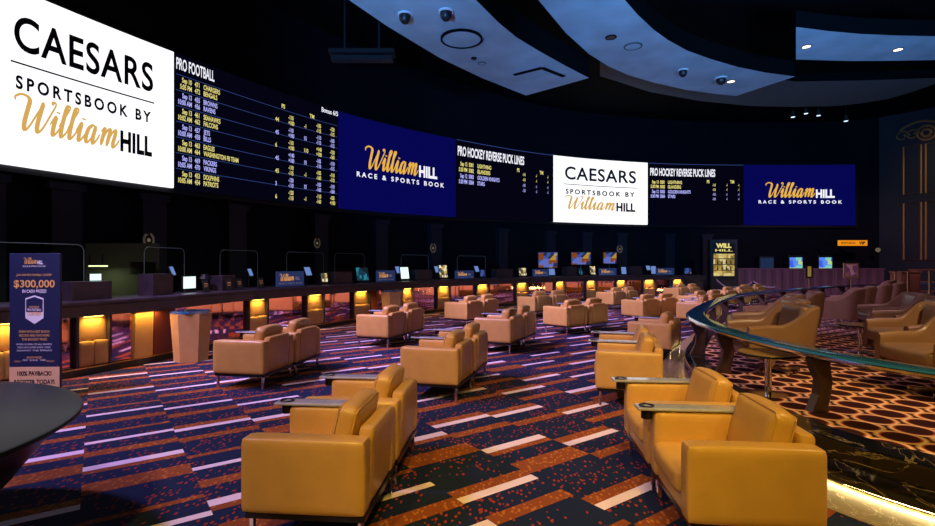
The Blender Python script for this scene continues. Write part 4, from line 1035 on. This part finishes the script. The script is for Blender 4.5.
# warm house spots over the front
spot((-2.2, -1.6, 5.2), (-1.0, 3.0, .2), 800, WARM, 50)
spot((.9, -1.8, 5.2), (1.5, 2.7, .2), 700, WARM, 48)
spot((-.2, 1.6, 6.8), (.6, 5.2, 0), 560, (1, .64, .3), 44)
spot((1.6, 1.0, 6.6), (2.3, 3.4, 0), 420, WARM, 56)
spot((5.2, 1.6, 6.6), (4.4, 4.2, 0), 1050, (1, .68, .34), 62)
spot((-3.2, 2.2, 5.0), (-5.1, 6.4, .9), 330, (1, .75, .5), 46)  # unseen spot added to brighten the poster and nearer bin
spot((3.6, .5, 6.2), (4.2, 5.8, .8), 330, (1, .66, .24), 40)
# unseen spots added on the screen side, tinting middle and back violet pink
for x, y, tx, ty, e in ((-6.4, 4.0, -2.8, 6.6, 1500), (-5.8, 7.0, -1.4, 9.6, 1800), (-4.0, 8.6, 1.2, 11.0, 2000), (-1.6, 11.4, 4.2, 14.0, 2200), (2.0, 15.0, 7.4, 16.8, 2200), (-4.6, 1.0, -2.6, 4.2, 600), (5.4, 18.0, 10.4, 19.4, 1300)):
    spot((x, y, 5.6), (tx, ty, 0), e*.78, LAV, 72, .25)
for x, y, tx, ty, e in ((-1.2, 4.0, -.6, 9.5, 45), (2.4, 7.0, 3.4, 13.0, 50), (5.5, 10.5, 7.4, 17.5, 60)):
    spot((x, y, 6.6), (tx, ty, 0), e, (1, .6, .62), 66, .25)
# unseen spots added to wash the counter front
for x, y, tx, ty, e in ((-2.6, 6.0, -5.2, 8.4, 330), (-.6, 9.0, -4.0, 12.2, 420), (1.6, 13.0, -.8, 17.0, 460), (5.0, 16.0, 4.0, 21.4, 520), (9.5, 18.0, 8.8, 23.6, 460)):
    spot((x, y, 5.2), (tx, ty, .5), e*.38, (1, .66, .5), 62, .25)
spot((7.5, 5.5, 6.8), (7.4, 8.8, 0), 260, (1, .58, .62), 80, .25)
spot((11, 9, 6.8), (10, 12.6, 0), 160, (.9, .58, .8), 80, .25)
spot((16, 15, 6.6), (18, 24.5, .8), 1200, (1, .55, .8), 66, .25)
spot((20, 19, 7.5), (25, 24.5, 5.5), 420, (1, .7, .4), 60, .25)  # unseen spot added to bring out the brass wall trims
# unseen blue spots added to light the ceiling panels
spot((-2.5, 3.5, 3.2), (1.0, 13.0, 7.0), 3000, BLUE, 75, .4)
spot((5.5, 4.0, 3.2), (7.0, 13.5, 7.4), 3000, BLUE, 75, .4)
spot((11.5, 5.0, 3.2), (11.5, 13.0, 7.2), 1500, BLUE, 70, .4)

w = bpy.data.worlds.new('World'); C.world = w; w.use_nodes = True
w.node_tree.nodes['Background'].inputs[0].default_value = (.10, .15, .4, 1); w.node_tree.nodes['Background'].inputs[1].default_value = .01

cam = bpy.data.cameras.new('camera'); cam.sensor_width = 36; cam.lens = F/935*36; cam.shift_y = (HY-263)/935; cam.clip_end = 200; cam.clip_start = .05
co = bpy.data.objects.new('camera', cam); col.objects.link(co); co.location = (0, 0, EYE); co.rotation_euler = (PI/2, 0, 0); C.camera = co
C.view_settings.view_transform = 'Standard'; C.view_settings.look = 'None'; C.view_settings.gamma = 1; C.view_settings.exposure = 0
